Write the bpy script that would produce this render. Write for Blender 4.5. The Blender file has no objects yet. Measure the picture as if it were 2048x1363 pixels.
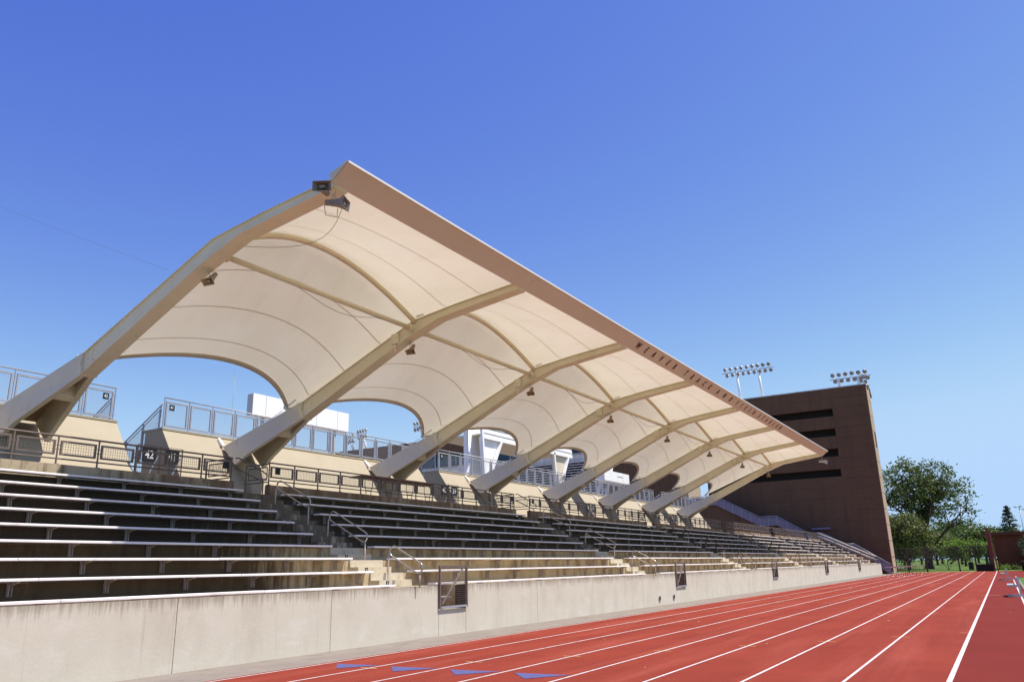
import bpy, math, random
import numpy as np
from mathutils import Vector, Matrix
random.seed(7)
R = math.radians
sc = bpy.context.scene
col = sc.collection

# ------------------------------------------------------------------ camera
F_PX, YAW, PITCH, ROLL = 1572.23, R(30.698), R(16.164), R(-1.381)
CAM = Vector((0.133, -0.209, 1.536))
fwd = Vector((-math.sin(YAW) * math.cos(PITCH), math.cos(YAW) * math.cos(PITCH), math.sin(PITCH)))
rgt = Vector((math.cos(YAW), math.sin(YAW), 0))
upv = rgt.cross(fwd)
r2 = rgt * math.cos(ROLL) + upv * math.sin(ROLL)
u2 = -rgt * math.sin(ROLL) + upv * math.cos(ROLL)
cd = bpy.data.cameras.new('camera')
cam = bpy.data.objects.new('camera', cd)
col.objects.link(cam)
cam.matrix_world = Matrix(((r2.x, u2.x, -fwd.x, CAM.x), (r2.y, u2.y, -fwd.y, CAM.y), (r2.z, u2.z, -fwd.z, CAM.z), (0, 0, 0, 1)))
cd.sensor_width = 36
cd.lens = F_PX / 2048 * 36
cd.clip_start = 0.1
cd.clip_end = 5000
sc.camera = cam

# ------------------------------------------------------------------ sky, sun, exposure
SUN = Vector((0.43, 0.22, 1.0)).normalized()
w = bpy.data.worlds.new('World')
sc.world = w
w.use_nodes = True
nt = w.node_tree
bg = nt.nodes['Background']
sky = nt.nodes.new('ShaderNodeTexSky')
sky.sky_type = 'NISHITA'
sky.sun_disc = False
sky.sun_elevation = math.asin(SUN.z)
sky.sun_rotation = math.atan2(SUN.x, SUN.y)
sky.altitude = 1500
sky.air_density = 1.0
sky.dust_density = 0.6
sky.ozone_density = 3.0
sep = nt.nodes.new('ShaderNodeSeparateColor')
cmb = nt.nodes.new('ShaderNodeCombineColor')
nt.links.new(sky.outputs[0], sep.inputs[0])
for ch, (g_, k_, m_) in enumerate(((1.50, 0.85, 3.1), (1.42, 0.735, 4.45), (0.5, 2.62, 7.0))):     # one colour response for the whole dome
    pw = nt.nodes.new('ShaderNodeMath')
    pw.operation = 'POWER'
    pw.inputs[1].default_value = g_
    ml = nt.nodes.new('ShaderNodeMath')
    ml.operation = 'MULTIPLY'
    ml.inputs[1].default_value = k_
    mn = nt.nodes.new('ShaderNodeMath')
    mn.operation = 'SMOOTH_MIN'
    mn.inputs[1].default_value = m_
    mn.inputs[2].default_value = m_ * 0.5
    nt.links.new(sep.outputs[ch], pw.inputs[0])
    nt.links.new(pw.outputs[0], ml.inputs[0])
    nt.links.new(ml.outputs[0], mn.inputs[0])
    nt.links.new(mn.outputs[0], cmb.inputs[ch])
nt.links.new(cmb.outputs[0], bg.inputs[0])
bg.inputs[1].default_value = 0.10
sd = bpy.data.lights.new('sun', 'SUN')
sd.energy = 4.4
sd.angle = R(0.53)
sd.color = (1.0, 0.94, 0.85)
sun = bpy.data.objects.new('sun', sd)
col.objects.link(sun)
sun.rotation_euler = SUN.to_track_quat('Z', 'Y').to_euler()
sun.location = (30, 20, 60)
vs = sc.view_settings
vs.view_transform = 'Standard'
vs.look = 'None'
vs.gamma = 1
vs.use_curve_mapping = False
vs.exposure = 0.62
sc.render.engine = 'CYCLES'
sc.cycles.max_bounces = 6
sc.cycles.diffuse_bounces = 4
sc.cycles.use_denoising = True

# ------------------------------------------------------------------ materials
MATS = {}


def mat(name, c, rough=0.8, c2=None, scale=2.0, detail=5.0, lo=0.35, hi=0.65, stretch=(1, 1, 1), metal=0.0, bump=0.0, bscale=30.0, spec=0.3, trans=None):
    """Principled material, colour mixed between c and c2 by a world-space noise."""
    m = bpy.data.materials.new(name)
    m.use_nodes = True
    t = m.node_tree
    b = t.nodes['Principled BSDF']
    b.inputs['Base Color'].default_value = (*c, 1)
    b.inputs['Roughness'].default_value = rough
    b.inputs['Metallic'].default_value = metal
    b.inputs['Specular IOR Level'].default_value = spec
    geo = t.nodes.new('ShaderNodeNewGeometry')
    mp = t.nodes.new('ShaderNodeMapping')
    mp.inputs['Scale'].default_value = stretch
    t.links.new(geo.outputs['Position'], mp.inputs['Vector'])
    if c2 is not None:
        n = t.nodes.new('ShaderNodeTexNoise')
        n.inputs['Scale'].default_value = scale
        n.inputs['Detail'].default_value = detail
        n.inputs['Roughness'].default_value = 0.62
        t.links.new(mp.outputs[0], n.inputs['Vector'])
        r = t.nodes.new('ShaderNodeValToRGB')
        r.color_ramp.elements[0].position = lo
        r.color_ramp.elements[0].color = (*c, 1)
        r.color_ramp.elements[1].position = hi
        r.color_ramp.elements[1].color = (*c2, 1)
        t.links.new(n.outputs['Fac'], r.inputs['Fac'])
        t.links.new(r.outputs['Color'], b.inputs['Base Color'])
    if bump > 0:
        n2 = t.nodes.new('ShaderNodeTexNoise')
        n2.inputs['Scale'].default_value = bscale
        n2.inputs['Detail'].default_value = 4
        t.links.new(geo.outputs['Position'], n2.inputs['Vector'])
        bp = t.nodes.new('ShaderNodeBump')
        bp.inputs['Strength'].default_value = bump
        bp.inputs['Distance'].default_value = 0.02
        t.links.new(n2.outputs['Fac'], bp.inputs['Height'])
        t.links.new(bp.outputs[0], b.inputs['Normal'])
    MATS[name] = m
    return m


def layer(m, c, scale, stretch, lo, hi, gate=None, amount=1.0):
    """Mix another stain colour over a material's base colour. gate = (axis, from, to): the colour fades in along a world axis."""
    t = m.node_tree
    b = t.nodes['Principled BSDF']
    geo = t.nodes.new('ShaderNodeNewGeometry')
    mp = t.nodes.new('ShaderNodeMapping')
    mp.inputs['Scale'].default_value = stretch
    t.links.new(geo.outputs['Position'], mp.inputs['Vector'])
    n = t.nodes.new('ShaderNodeTexNoise')
    n.inputs['Scale'].default_value = scale
    n.inputs['Detail'].default_value = 6
    n.inputs['Roughness'].default_value = 0.6
    t.links.new(mp.outputs[0], n.inputs['Vector'])
    src = n.outputs['Fac']
    if gate:
        sx = t.nodes.new('ShaderNodeSeparateXYZ')
        t.links.new(geo.outputs['Position'], sx.inputs[0])
        g = t.nodes.new('ShaderNodeMapRange')
        g.inputs['From Min'].default_value = gate[1]
        g.inputs['From Max'].default_value = gate[2]
        g.inputs['To Min'].default_value = gate[3] if len(gate) > 3 else -0.5
        g.inputs['To Max'].default_value = gate[4] if len(gate) > 4 else 0.25
        t.links.new(sx.outputs[gate[0]], g.inputs['Value'])
        ad = t.nodes.new('ShaderNodeMath')
        ad.operation = 'ADD'
        t.links.new(src, ad.inputs[0])
        t.links.new(g.outputs[0], ad.inputs[1])
        src = ad.outputs[0]
    mr = t.nodes.new('ShaderNodeMapRange')
    mr.inputs['From Min'].default_value = lo
    mr.inputs['From Max'].default_value = hi
    mr.inputs['To Max'].default_value = amount
    t.links.new(src, mr.inputs['Value'])
    mx = t.nodes.new('ShaderNodeMix')
    mx.data_type = 'RGBA'
    t.links.new(mr.outputs[0], mx.inputs[0])
    old = b.inputs['Base Color']
    if old.is_linked:
        t.links.new(old.links[0].from_socket, mx.inputs[6])
    else:
        mx.inputs[6].default_value = old.default_value
    mx.inputs[7].default_value = (*c, 1)
    t.links.new(mx.outputs[2], b.inputs['Base Color'])


mat('front_concrete', (0.53, 0.485, 0.39), 0.9, (0.585, 0.54, 0.445), 0.9, 8, 0.3, 0.7, bump=0.12, bscale=18)
layer(MATS['front_concrete'], (0.42, 0.36, 0.28), 1.3, (1, 1, 0.4), 0.5, 0.8, amount=0.6)
layer(MATS['front_concrete'], (0.66, 0.63, 0.57), 2.2, (1, 0.6, 1.6), 0.55, 0.74, amount=0.4)
layer(MATS['front_concrete'], (0.23, 0.19, 0.135), 21.0, (1, 1, 0.035), 0.62, 0.92, gate=(2, 0.70, 1.2, -0.22, 0.32), amount=0.8)
layer(MATS['front_concrete'], (0.25, 0.2, 0.14), 1.1, (1, 1, 0.25), 0.62, 0.95, gate=(2, 0.85, 1.2, -0.1, 0.3), amount=0.6)
layer(MATS['front_concrete'], (0.33, 0.28, 0.2), 9.0, (1, 1, 0.03), 0.6, 0.72, amount=0.35)
mat('stand_concrete', (0.42, 0.33, 0.20), 0.92, (0.53, 0.43, 0.28), 1.6, 8, 0.3, 0.7, bump=0.25, bscale=22)
layer(MATS['stand_concrete'], (0.16, 0.10, 0.05), 2.6, (1, 1, 0.35), 0.48, 0.64, amount=0.75)
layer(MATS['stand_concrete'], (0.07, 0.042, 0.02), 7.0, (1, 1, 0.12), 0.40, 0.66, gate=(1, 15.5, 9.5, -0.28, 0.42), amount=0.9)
layer(MATS['stand_concrete'], (0.055, 0.038, 0.027), 6.0, (1, 1, 0.1), 0.42, 0.66, gate=(0, -13.9, -15.2, -0.4, 0.30), amount=0.92)  # canopy shade painted into the colour of the upper rows, in streaks
mat('step_concrete', (0.50, 0.43, 0.31), 0.9, (0.58, 0.52, 0.40), 3.0, 6, 0.3, 0.7, bump=0.2)
layer(MATS['step_concrete'], (0.25, 0.17, 0.09), 5.0, (1, 1, 0.6), 0.55, 0.72, amount=0.7)
layer(MATS['step_concrete'], (0.075, 0.05, 0.035), 5.0, (1, 1, 0.3), 0.45, 0.7, gate=(0, -13.8, -15.0, -0.4, 0.25), amount=0.85)  # aisle steps under the canopy: its shade is put into the colour
mat('parapet_concrete', (0.36, 0.28, 0.18), 0.9, (0.46, 0.38, 0.26), 1.3, 6, 0.3, 0.7, bump=0.2)
layer(MATS['parapet_concrete'], (0.16, 0.10, 0.06), 5.0, (1, 1, 0.12), 0.5, 0.64, amount=0.8)
layer(MATS['parapet_concrete'], (0.15, 0.085, 0.05), 3.0, (1, 1, 0.4), 0.5, 0.7, gate=(1, 10.0, 13.0, -0.4, 0.2), amount=0.8)  # brown layer grows stronger along Y
mat('tan_concrete', (0.375, 0.32, 0.225), 0.9, (0.41, 0.35, 0.25), 0.8, 6, 0.3, 0.7, bump=0.15)
layer(MATS['tan_concrete'], (0.38, 0.31, 0.2), 3.0, (1, 1, 0.3), 0.6, 0.75, amount=0.5)
mat('apron_concrete', (0.195, 0.165, 0.14), 0.95, (0.25, 0.215, 0.185), 1.4, 8, 0.3, 0.7, bump=0.3, bscale=60)
layer(MATS['apron_concrete'], (0.14, 0.115, 0.095), 4.0, (1, 0.4, 1), 0.58, 0.7, amount=0.6)
mat('track_red', (0.21, 0.030, 0.016), 0.92, (0.265, 0.041, 0.022), 0.45, 8, 0.3, 0.7, bump=0.5, bscale=140, spec=0.15)
layer(MATS['track_red'], (0.165, 0.021, 0.013), 90.0, (1, 1, 1), 0.52, 0.72, amount=0.6)
layer(MATS['track_red'], (0.31, 0.065, 0.042), 0.9, (1.6, 0.12, 1), 0.50, 0.70, amount=0.7)
layer(MATS['track_red'], (0.17, 0.024, 0.016), 0.6, (1.2, 0.3, 1), 0.55, 0.75, amount=0.5)
layer(MATS['track_red'], (0.15, 0.022, 0.014), 2.4, (1, 0.03, 1), 0.54, 0.72, amount=0.55)
layer(MATS['track_red'], (0.36, 0.10, 0.075), 34.0, (1, 0.35, 1), 0.66, 0.74, amount=0.35)
mat('track_inner', (0.155, 0.018, 0.012), 0.92, (0.185, 0.023, 0.015), 0.5, 8, 0.3, 0.7, bump=0.5, bscale=140, spec=0.15)
layer(MATS['track_inner'], (0.14, 0.02, 0.014), 90.0, (1, 1, 1), 0.52, 0.72, amount=0.6)
mat('line_white', (0.62, 0.56, 0.54), 0.85, (0.40, 0.22, 0.19), 9, 8, 0.48, 0.78)
mat('line_blue', (0.075, 0.085, 0.22), 0.85, (0.11, 0.09, 0.21), 20, 4, 0.4, 0.7, bump=0.3, bscale=140)
mat('line_yellow', (0.60, 0.42, 0.12), 0.85)
mat('grass', (0.095, 0.17, 0.022), 0.95, (0.14, 0.22, 0.035), 0.35, 8, 0.3, 0.7, bump=0.6, bscale=12)
layer(MATS['grass'], (0.045, 0.08, 0.018), 4.0, (1, 1, 1), 0.5, 0.7, amount=0.6)
mat('infield_grass', (0.055, 0.13, 0.018), 0.95, (0.075, 0.16, 0.025), 1.5, 8, 0.3, 0.7, bump=0.6, bscale=40)
mat('steel_tan', (0.76, 0.68, 0.50), 0.55, (0.69, 0.61, 0.44), 1.2, 5, 0.35, 0.7, spec=0.4)
mat('steel_pale', (0.66, 0.59, 0.48), 0.55, (0.60, 0.53, 0.425), 1.5, 6, 0.3, 0.7, spec=0.4)
layer(MATS['steel_pale'], (0.40, 0.33, 0.24), 5.0, (1, 1, 0.4), 0.6, 0.75, amount=0.5)
layer(MATS['steel_tan'], (0.48, 0.38, 0.24), 3.0, (1, 1, 0.6), 0.6, 0.8, amount=0.5)
mat('steel_brown', (0.40, 0.29, 0.18), 0.6, (0.35, 0.25, 0.15), 2.0, 5, 0.35, 0.7)
mat('fascia_pink', (0.70, 0.57, 0.485), 0.5, (0.66, 0.53, 0.45), 0.6, 5, 0.3, 0.7, spec=0.4)
mat('flashing_white', (0.72, 0.68, 0.68), 0.35, spec=0.5)
mat('letter_brown', (0.10, 0.035, 0.025), 0.6)
mat('seam_line', (0.60, 0.52, 0.39), 0.9)
mat('aluminium', (0.84, 0.79, 0.765), 0.38, (0.76, 0.70, 0.67), 6, 6, 0.4, 0.8, (1, 0.15, 1), spec=0.5)
layer(MATS['aluminium'], (0.42, 0.35, 0.31), 3.0, (1, 0.8, 1), 0.52, 0.74, amount=0.55)
mat('bracket_steel', (0.50, 0.43, 0.37), 0.55, (0.36, 0.29, 0.24), 9, 5, 0.4, 0.7)
mat('rail_brown', (0.17, 0.13, 0.11), 0.5, (0.13, 0.095, 0.078), 3, 5, 0.4, 0.7, metal=0.2, spec=0.4)
mat('rail_grey', (0.33, 0.34, 0.38), 0.45, (0.40, 0.41, 0.44), 3, 5, 0.4, 0.7, metal=0.3, spec=0.5)
mat('rail_dark', (0.075, 0.07, 0.075), 0.55, metal=0.2)
mat('steel_bare', (0.50, 0.47, 0.44), 0.28, (0.36, 0.32, 0.28), 8, 5, 0.4, 0.75, metal=0.75, spec=0.5)
mat('plate_black', (0.012, 0.012, 0.016), 0.5)
mat('plate_white', (0.75, 0.75, 0.75), 0.6)
mat('tower_brown', (0.145, 0.080, 0.046), 0.9, (0.122, 0.066, 0.039), 0.35, 6, 0.3, 0.7, bump=0.2)
layer(MATS['tower_brown'], (0.085, 0.047, 0.033), 1.2, (1, 1, 0.12), 0.5, 0.72, amount=0.6)
layer(MATS['tower_brown'], (0.16, 0.10, 0.075), 3.0, (0.15, 1, 6), 0.62, 0.7, amount=0.5)
mat('tower_dark', (0.030, 0.022, 0.020), 0.8)
mat('tower_tan', (0.44, 0.34, 0.24), 0.9, (0.38, 0.30, 0.22), 0.8, 6, 0.3, 0.7)
mat('stair_mesh', (0.23, 0.185, 0.25), 0.6, (0.20, 0.165, 0.225), 2, 4, 0.4, 0.7, metal=0.2)
mat('white_paint', (0.88, 0.87, 0.85), 0.5, (0.84, 0.83, 0.81), 0.6, 5, 0.3, 0.7)
mat('grey_paint', (0.50, 0.49, 0.48), 0.55)
mat('cream_paint', (0.62, 0.56, 0.42), 0.6)
mat('glass_dark', (0.02, 0.075, 0.10), 0.35, spec=0.4)
mat('lamp_lens', (0.22, 0.19, 0.17), 0.25, (0.34, 0.27, 0.22), 3, 3, 0.4, 0.7, spec=0.6)
mat('galvanised', (0.55, 0.56, 0.57), 0.4, (0.47, 0.48, 0.49), 4, 4, 0.4, 0.7, metal=0.5)
mat('horn_grey', (0.27, 0.225, 0.205), 0.6, (0.22, 0.18, 0.165), 8, 4, 0.4, 0.7)
mat('cable_dark', (0.10, 0.07, 0.05), 0.7)
mat('bark', (0.055, 0.037, 0.026), 0.95, (0.09, 0.062, 0.045), 6, 5, 0.4, 0.7, bump=0.6)
mat('brick_brown', (0.12, 0.032, 0.022), 0.9, (0.16, 0.045, 0.03), 1.0, 6, 0.3, 0.7)
mat('rust_post', (0.20, 0.075, 0.045), 0.8, (0.14, 0.055, 0.035), 4, 5, 0.4, 0.7)
mat('pad_dark', (0.014, 0.013, 0.014), 0.85)
mat('fence_dark', (0.075, 0.062, 0.058), 0.6, metal=0.2)
mat('hurdle_wood', (0.55, 0.30, 0.22), 0.6, (0.68, 0.60, 0.55), 4, 3, 0.45, 0.55)
mat('box_white', (0.7, 0.7, 0.68), 0.6)


def leaf_mat(name, c, c2, tr):
    m = bpy.data.materials.new(name)
    m.use_nodes = True
    t = m.node_tree
    out = t.nodes['Material Output']
    b = t.nodes['Principled BSDF']
    b.inputs['Roughness'].default_value = 0.55
    geo = t.nodes.new('ShaderNodeNewGeometry')
    n = t.nodes.new('ShaderNodeTexNoise')
    n.inputs['Scale'].default_value = 0.9
    n.inputs['Detail'].default_value = 6
    t.links.new(geo.outputs['Position'], n.inputs['Vector'])
    r = t.nodes.new('ShaderNodeValToRGB')
    r.color_ramp.elements[0].position = 0.35
    r.color_ramp.elements[1].position = 0.65
    r.color_ramp.elements[0].color = (*c, 1)
    r.color_ramp.elements[1].color = (*c2, 1)
    t.links.new(n.outputs['Fac'], r.inputs['Fac'])
    t.links.new(r.outputs['Color'], b.inputs['Base Color'])
    tl = t.nodes.new('ShaderNodeBsdfTranslucent')
    t.links.new(r.outputs['Color'], tl.inputs['Color'])
    mx = t.nodes.new('ShaderNodeMixShader')
    mx.inputs[0].default_value = tr
    t.links.new(b.outputs[0], mx.inputs[1])
    t.links.new(tl.outputs[0], mx.inputs[2])
    t.links.new(mx.outputs[0], out.inputs['Surface'])
    MATS[name] = m


leaf_mat('leaf_dark', (0.055, 0.092, 0.02), (0.135, 0.185, 0.04), 0.35)
leaf_mat('leaf_olive', (0.085, 0.11, 0.022), (0.16, 0.18, 0.04), 0.3)
leaf_mat('leaf_bright', (0.12, 0.20, 0.022), (0.18, 0.26, 0.035), 0.4)
leaf_mat('leaf_needle', (0.022, 0.04, 0.018), (0.05, 0.075, 0.03), 0.15)


def fabric_mat():
    m = bpy.data.materials.new('fabric')
    m.use_nodes = True
    t = m.node_tree
    out = t.nodes['Material Output']
    b = t.nodes['Principled BSDF']
    geo = t.nodes.new('ShaderNodeNewGeometry')
    n = t.nodes.new('ShaderNodeTexNoise')
    n.inputs['Scale'].default_value = 0.5
    n.inputs['Detail'].default_value = 6
    t.links.new(geo.outputs['Position'], n.inputs['Vector'])
    r = t.nodes.new('ShaderNodeValToRGB')
    r.color_ramp.elements[0].position = 0.3
    r.color_ramp.elements[1].position = 0.7
    r.color_ramp.elements[0].color = (0.82, 0.75, 0.57, 1)
    r.color_ramp.elements[1].color = (0.88, 0.815, 0.645, 1)
    t.links.new(n.outputs['Fac'], r.inputs['Fac'])
    mp = t.nodes.new('ShaderNodeMapping')
    mp.inputs['Scale'].default_value = (0.5, 1.2, 0.5)
    t.links.new(geo.outputs['Position'], mp.inputs['Vector'])
    n3 = t.nodes.new('ShaderNodeTexNoise')
    n3.inputs['Scale'].default_value = 1.3
    n3.inputs['Detail'].default_value = 7
    t.links.new(mp.outputs[0], n3.inputs['Vector'])
    mr = t.nodes.new('ShaderNodeMapRange')
    mr.inputs['From Min'].default_value = 0.5
    mr.inputs['From Max'].default_value = 0.8
    mr.inputs['To Max'].default_value = 0.28
    t.links.new(n3.outputs['Fac'], mr.inputs['Value'])
    dirt = t.nodes.new('ShaderNodeMix')
    dirt.data_type = 'RGBA'
    t.links.new(mr.outputs[0], dirt.inputs[0])
    t.links.new(r.outputs['Color'], dirt.inputs[6])
    dirt.inputs[7].default_value = (0.66, 0.58, 0.43, 1)
    t.links.new(dirt.outputs[2], b.inputs['Base Color'])
    b.inputs['Roughness'].default_value = 0.75
    b.inputs['Specular IOR Level'].default_value = 0.15
    bn = t.nodes.new('ShaderNodeTexNoise')
    bn.inputs['Scale'].default_value = 1.1
    bn.inputs['Detail'].default_value = 3
    t.links.new(mp.outputs[0], bn.inputs['Vector'])
    bp = t.nodes.new('ShaderNodeBump')
    bp.inputs['Strength'].default_value = 0.12
    bp.inputs['Distance'].default_value = 0.05
    t.links.new(bn.outputs['Fac'], bp.inputs['Height'])
    t.links.new(bp.outputs[0], b.inputs['Normal'])
    tl = t.nodes.new('ShaderNodeBsdfTranslucent')
    t.links.new(dirt.outputs[2], tl.inputs['Color'])
    mx = t.nodes.new('ShaderNodeMixShader')
    mx.inputs[0].default_value = 0.27
    t.links.new(b.outputs[0], mx.inputs[1])
    t.links.new(tl.outputs[0], mx.inputs[2])
    t.links.new(mx.outputs[0], out.inputs['Surface'])
    MATS['fabric'] = m


fabric_mat()

# ------------------------------------------------------------------ mesh builder


class MB:
    def __init__(s):
        s.v, s.f = [], []

    def add(s, vs, fs):
        o = len(s.v)
        s.v += [tuple(a) for a in vs]
        s.f += [tuple(i + o for i in f) for f in fs]
        return s

    def box(s, x0, x1, y0, y1, z0, z1):
        v = [(x, y, z) for x in (x0, x1) for y in (y0, y1) for z in (z0, z1)]
        return s.add(v, [(0, 1, 3, 2), (4, 6, 7, 5), (0, 4, 5, 1), (2, 3, 7, 6), (0, 2, 6, 4), (1, 5, 7, 3)])

    def prism_y(s, poly, y0, y1):
        """poly: (x, z) list, extruded along Y."""
        n = len(poly)
        v = [(x, y0, z) for x, z in poly] + [(x, y1, z) for x, z in poly]
        return s.add(v, [tuple(range(n)), tuple(range(2 * n - 1, n - 1, -1))] + [(i, i + n, (i + 1) % n + n, (i + 1) % n) for i in range(n)])

    def prism_x(s, poly, x0, x1):
        """poly: (y, z) list, extruded along X."""
        n = len(poly)
        v = [(x0, y, z) for y, z in poly] + [(x1, y, z) for y, z in poly]
        return s.add(v, [tuple(range(n)), tuple(range(2 * n - 1, n - 1, -1))] + [(i, i + n, (i + 1) % n + n, (i + 1) % n) for i in range(n)])

    def tube(s, pts, r, n=8, caps=True, closed=False):
        pts = [Vector(p) for p in pts]
        rr = r if isinstance(r, (list, tuple)) else [r] * len(pts)
        rings = []
        prev = None
        m = len(pts)
        for i, p in enumerate(pts):
            if closed:
                d = pts[(i + 1) % m] - pts[i - 1]
            else:
                d = pts[min(i + 1, m - 1)] - pts[max(i - 1, 0)]
            d.normalize()
            if prev is None:
                a = Vector((0, 0, 1)) if abs(d.z) < 0.9 else Vector((1, 0, 0))
                u = d.cross(a).normalized()
            else:
                u = (prev - d * prev.dot(d)).normalized()
            prev = u
            v = d.cross(u)
            rings.append([p + (u * math.cos(2 * math.pi * k / n) + v * math.sin(2 * math.pi * k / n)) * rr[i] for k in range(n)])
        vs = [q for rg in rings for q in rg]
        fs = []
        for i in range(m if closed else m - 1):
            j = (i + 1) % m
            for k in range(n):
                fs.append((i * n + k, i * n + (k + 1) % n, j * n + (k + 1) % n, j * n + k))
        if caps and not closed:
            fs.append(tuple(range(n - 1, -1, -1)))
            fs.append(tuple((m - 1) * n + k for k in range(n)))
        return s.add(vs, fs)

    def bar(s, a, b, hw, hh=None):
        """square bar from a to b, half sizes."""
        a, b = Vector(a), Vector(b)
        hh = hh or hw
        d = (b - a).normalized()
        up = Vector((0, 0, 1)) if abs(d.z) < 0.95 else Vector((1, 0, 0))
        u = d.cross(up).normalized()
        v = u.cross(d).normalized()
        vs = [p + u * su * hw + v * sv * hh for p in (a, b) for su, sv in ((-1, -1), (1, -1), (1, 1), (-1, 1))]
        return s.add(vs, [(0, 1, 2, 3), (7, 6, 5, 4), (0, 4, 5, 1), (1, 5, 6, 2), (2, 6, 7, 3), (3, 7, 4, 0)])

    def quad(s, a, b, c, d):
        return s.add([a, b, c, d], [(0, 1, 2, 3)])

    def mesh(s, name, m, smooth=False):
        me = bpy.data.meshes.new(name)
        me.from_pydata(s.v, [], s.f)
        me.materials.append(MATS[m])
        if smooth:
            me.polygons.foreach_set('use_smooth', [True] * len(me.polygons))
        me.update()
        return me


def tag(o, label=None, cat=None, group=None, kind=None):
    if label:
        o['label'] = label
    if cat:
        o['category'] = cat
    if group:
        o['group'] = group
    if kind:
        o['kind'] = kind
    return o


def empty(name, loc, label=None, cat=None, group=None, kind=None, rz=0):
    o = bpy.data.objects.new(name, None)
    o.empty_display_size = 0.3
    o.location = loc
    o.rotation_euler = (0, 0, rz)
    col.objects.link(o)
    return tag(o, label, cat, group, kind)


def world_loc(o):
    p = Vector(o.location)
    while o.parent:
        o = o.parent
        p = p + Vector(o.location)
    return p


def obj(name, mb, m, parent=None, smooth=False):
    """mb in world coordinates; parent an (unrotated) thing, part or None."""
    me = mb.mesh(name, m, smooth) if isinstance(mb, MB) else mb
    o = bpy.data.objects.new(name, me)
    col.objects.link(o)
    if parent:
        o.parent = parent
        if isinstance(mb, MB):
            if parent.type == 'EMPTY':
                o.matrix_parent_inverse = Matrix.Translation(-Vector(parent.location))
    return o


def put(name, me, parent, loc, rot=(0, 0, 0), scale=(1, 1, 1)):
    """shared mesh data, placed at a local location of its parent."""
    o = bpy.data.objects.new(name, me)
    col.objects.link(o)
    o.parent = parent
    o.location = loc
    o.rotation_euler = rot
    o.scale = scale
    return o


def struct(name, mb, m, parent=None):
    o = obj(name, mb, m, parent)
    if not parent:
        o['kind'] = 'structure'
    return o


# text meshes
_tx = {}


def text_mesh(s, m):
    if (s, m) in _tx:
        return _tx[(s, m)]
    cu = bpy.data.curves.new('lettering', 'FONT')
    cu.body = s
    cu.size = 1.0
    cu.align_x = 'CENTER'
    cu.align_y = 'CENTER'
    cu.extrude = 0.03
    cu.offset = 0.012
    cu.resolution_u = 3
    t = bpy.data.objects.new('lettering_tmp', cu)
    col.objects.link(t)
    dg = bpy.context.evaluated_depsgraph_get()
    me = bpy.data.meshes.new_from_object(t.evaluated_get(dg))
    bpy.data.objects.remove(t)
    bpy.data.curves.remove(cu)
    me.materials.clear()
    me.materials.append(MATS[m])
    _tx[(s, m)] = me
    return me


ORD = ['first', 'second', 'third', 'fourth', 'fifth', 'sixth', 'seventh', 'eighth', 'ninth', 'tenth']

# ------------------------------------------------------------------ ground, track
XW = -12.13                      # face of the front wall
LINE0 = -10.49                   # outer edge line of the track
LANE = 1.22
YEND = 112.0
mb = MB()
mb.quad((-900, -300, -0.03), (900, -300, -0.03), (900, 2500, -0.03), (-900, 2500, -0.03))
struct('ground', mb, 'grass')
mb = MB()
mb.quad((-260, -100, -0.024), (-18, -100, -0.024), (-18, 162, -0.024), (-260, 162, -0.024))
struct('added_pavement', mb, 'apron_concrete')  # added ground sheet, keeps green grass bounce off the structures above
mb = MB()
mb.quad((XW - 0.1, -14, -0.012), (LINE0 + 0.05, -14, -0.012), (LINE0 + 0.05, 113, -0.012), (XW - 0.1, 113, -0.012))
struct('apron', mb, 'apron_concrete')
XI = LINE0 + 8 * LANE
mb = MB()
mb.quad((LINE0 - 0.13, -14, 0), (XI, -14, 0), (XI, YEND, 0), (LINE0 - 0.13, YEND, 0))
track = struct('running_track', mb, 'track_red')
mb = MB()
mb.quad((XI, -14, -0.003), (0.75, -14, -0.003), (0.75, 75, -0.003), (XI, 75, -0.003))
mb.quad((XI, 75, -0.003), (40, 75, -0.003), (40, YEND, -0.003), (XI, YEND, -0.003))
obj('inner_apron', mb, 'track_inner', track)
for i in range(9):
    x = LINE0 + i * LANE
    hw = 0.021 if i < 8 else 0.034
    mb = MB()
    mb.quad((x - hw, -14, 0.004), (x + hw, -14, 0.004), (x + hw, YEND - 0.6, 0.004), (x - hw, YEND - 0.6, 0.004))
    obj('lane_line', mb, 'line_white', track)
mb = MB()
mb.quad((0.47, -14, 0.004), (0.53, -14, 0.004), (0.53, 70, 0.004), (0.47, 70, 0.004))
obj('kerb_line', mb, 'line_white', track)
for y in (76.0,):
    mb = MB()
    mb.quad((LINE0, y, 0.005), (8, y, 0.005), (8, y + 0.1, 0.005), (LINE0, y + 0.1, 0.005))
    obj('cross_line', mb, 'line_white', track)
for y, x0, x1 in ((40.3, XI + 0.05, XI + 0.5),):
    mb = MB()
    mb.quad((x0, y, 0.005), (x1, y, 0.005), (x1, y + 0.06, 0.005), (x0, y + 0.06, 0.005))
    obj('tick_mark', mb, 'line_white', track)
for i in range(4):
    x = LINE0 + i * LANE
    mb = MB()
    mb.add([(x + 0.22, 10.98, 0.005), (x + 0.70, 10.45, 0.005), (x + 1.16, 11.04, 0.005)], [(0, 1, 2)])
    obj('stagger_mark', mb, 'line_blue', track)
mb = MB()
for i in range(1, 9):
    x = LINE0 + i * LANE
    for y in (9.3 + 1.35 * i, 21 + 0.9 * i, 33 + 0.9 * i):
        for s in (-1, 1):
            if s > 0 and i == 8:
                continue
            a = x + s * (0.03 if i < 8 else 0.055)
            mb.quad((min(a, a + s * 0.14), y, 0.005), (max(a, a + s * 0.14), y, 0.005), (max(a, a + s * 0.14), y + 0.035, 0.005), (min(a, a + s * 0.14), y + 0.035, 0.005))
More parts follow.
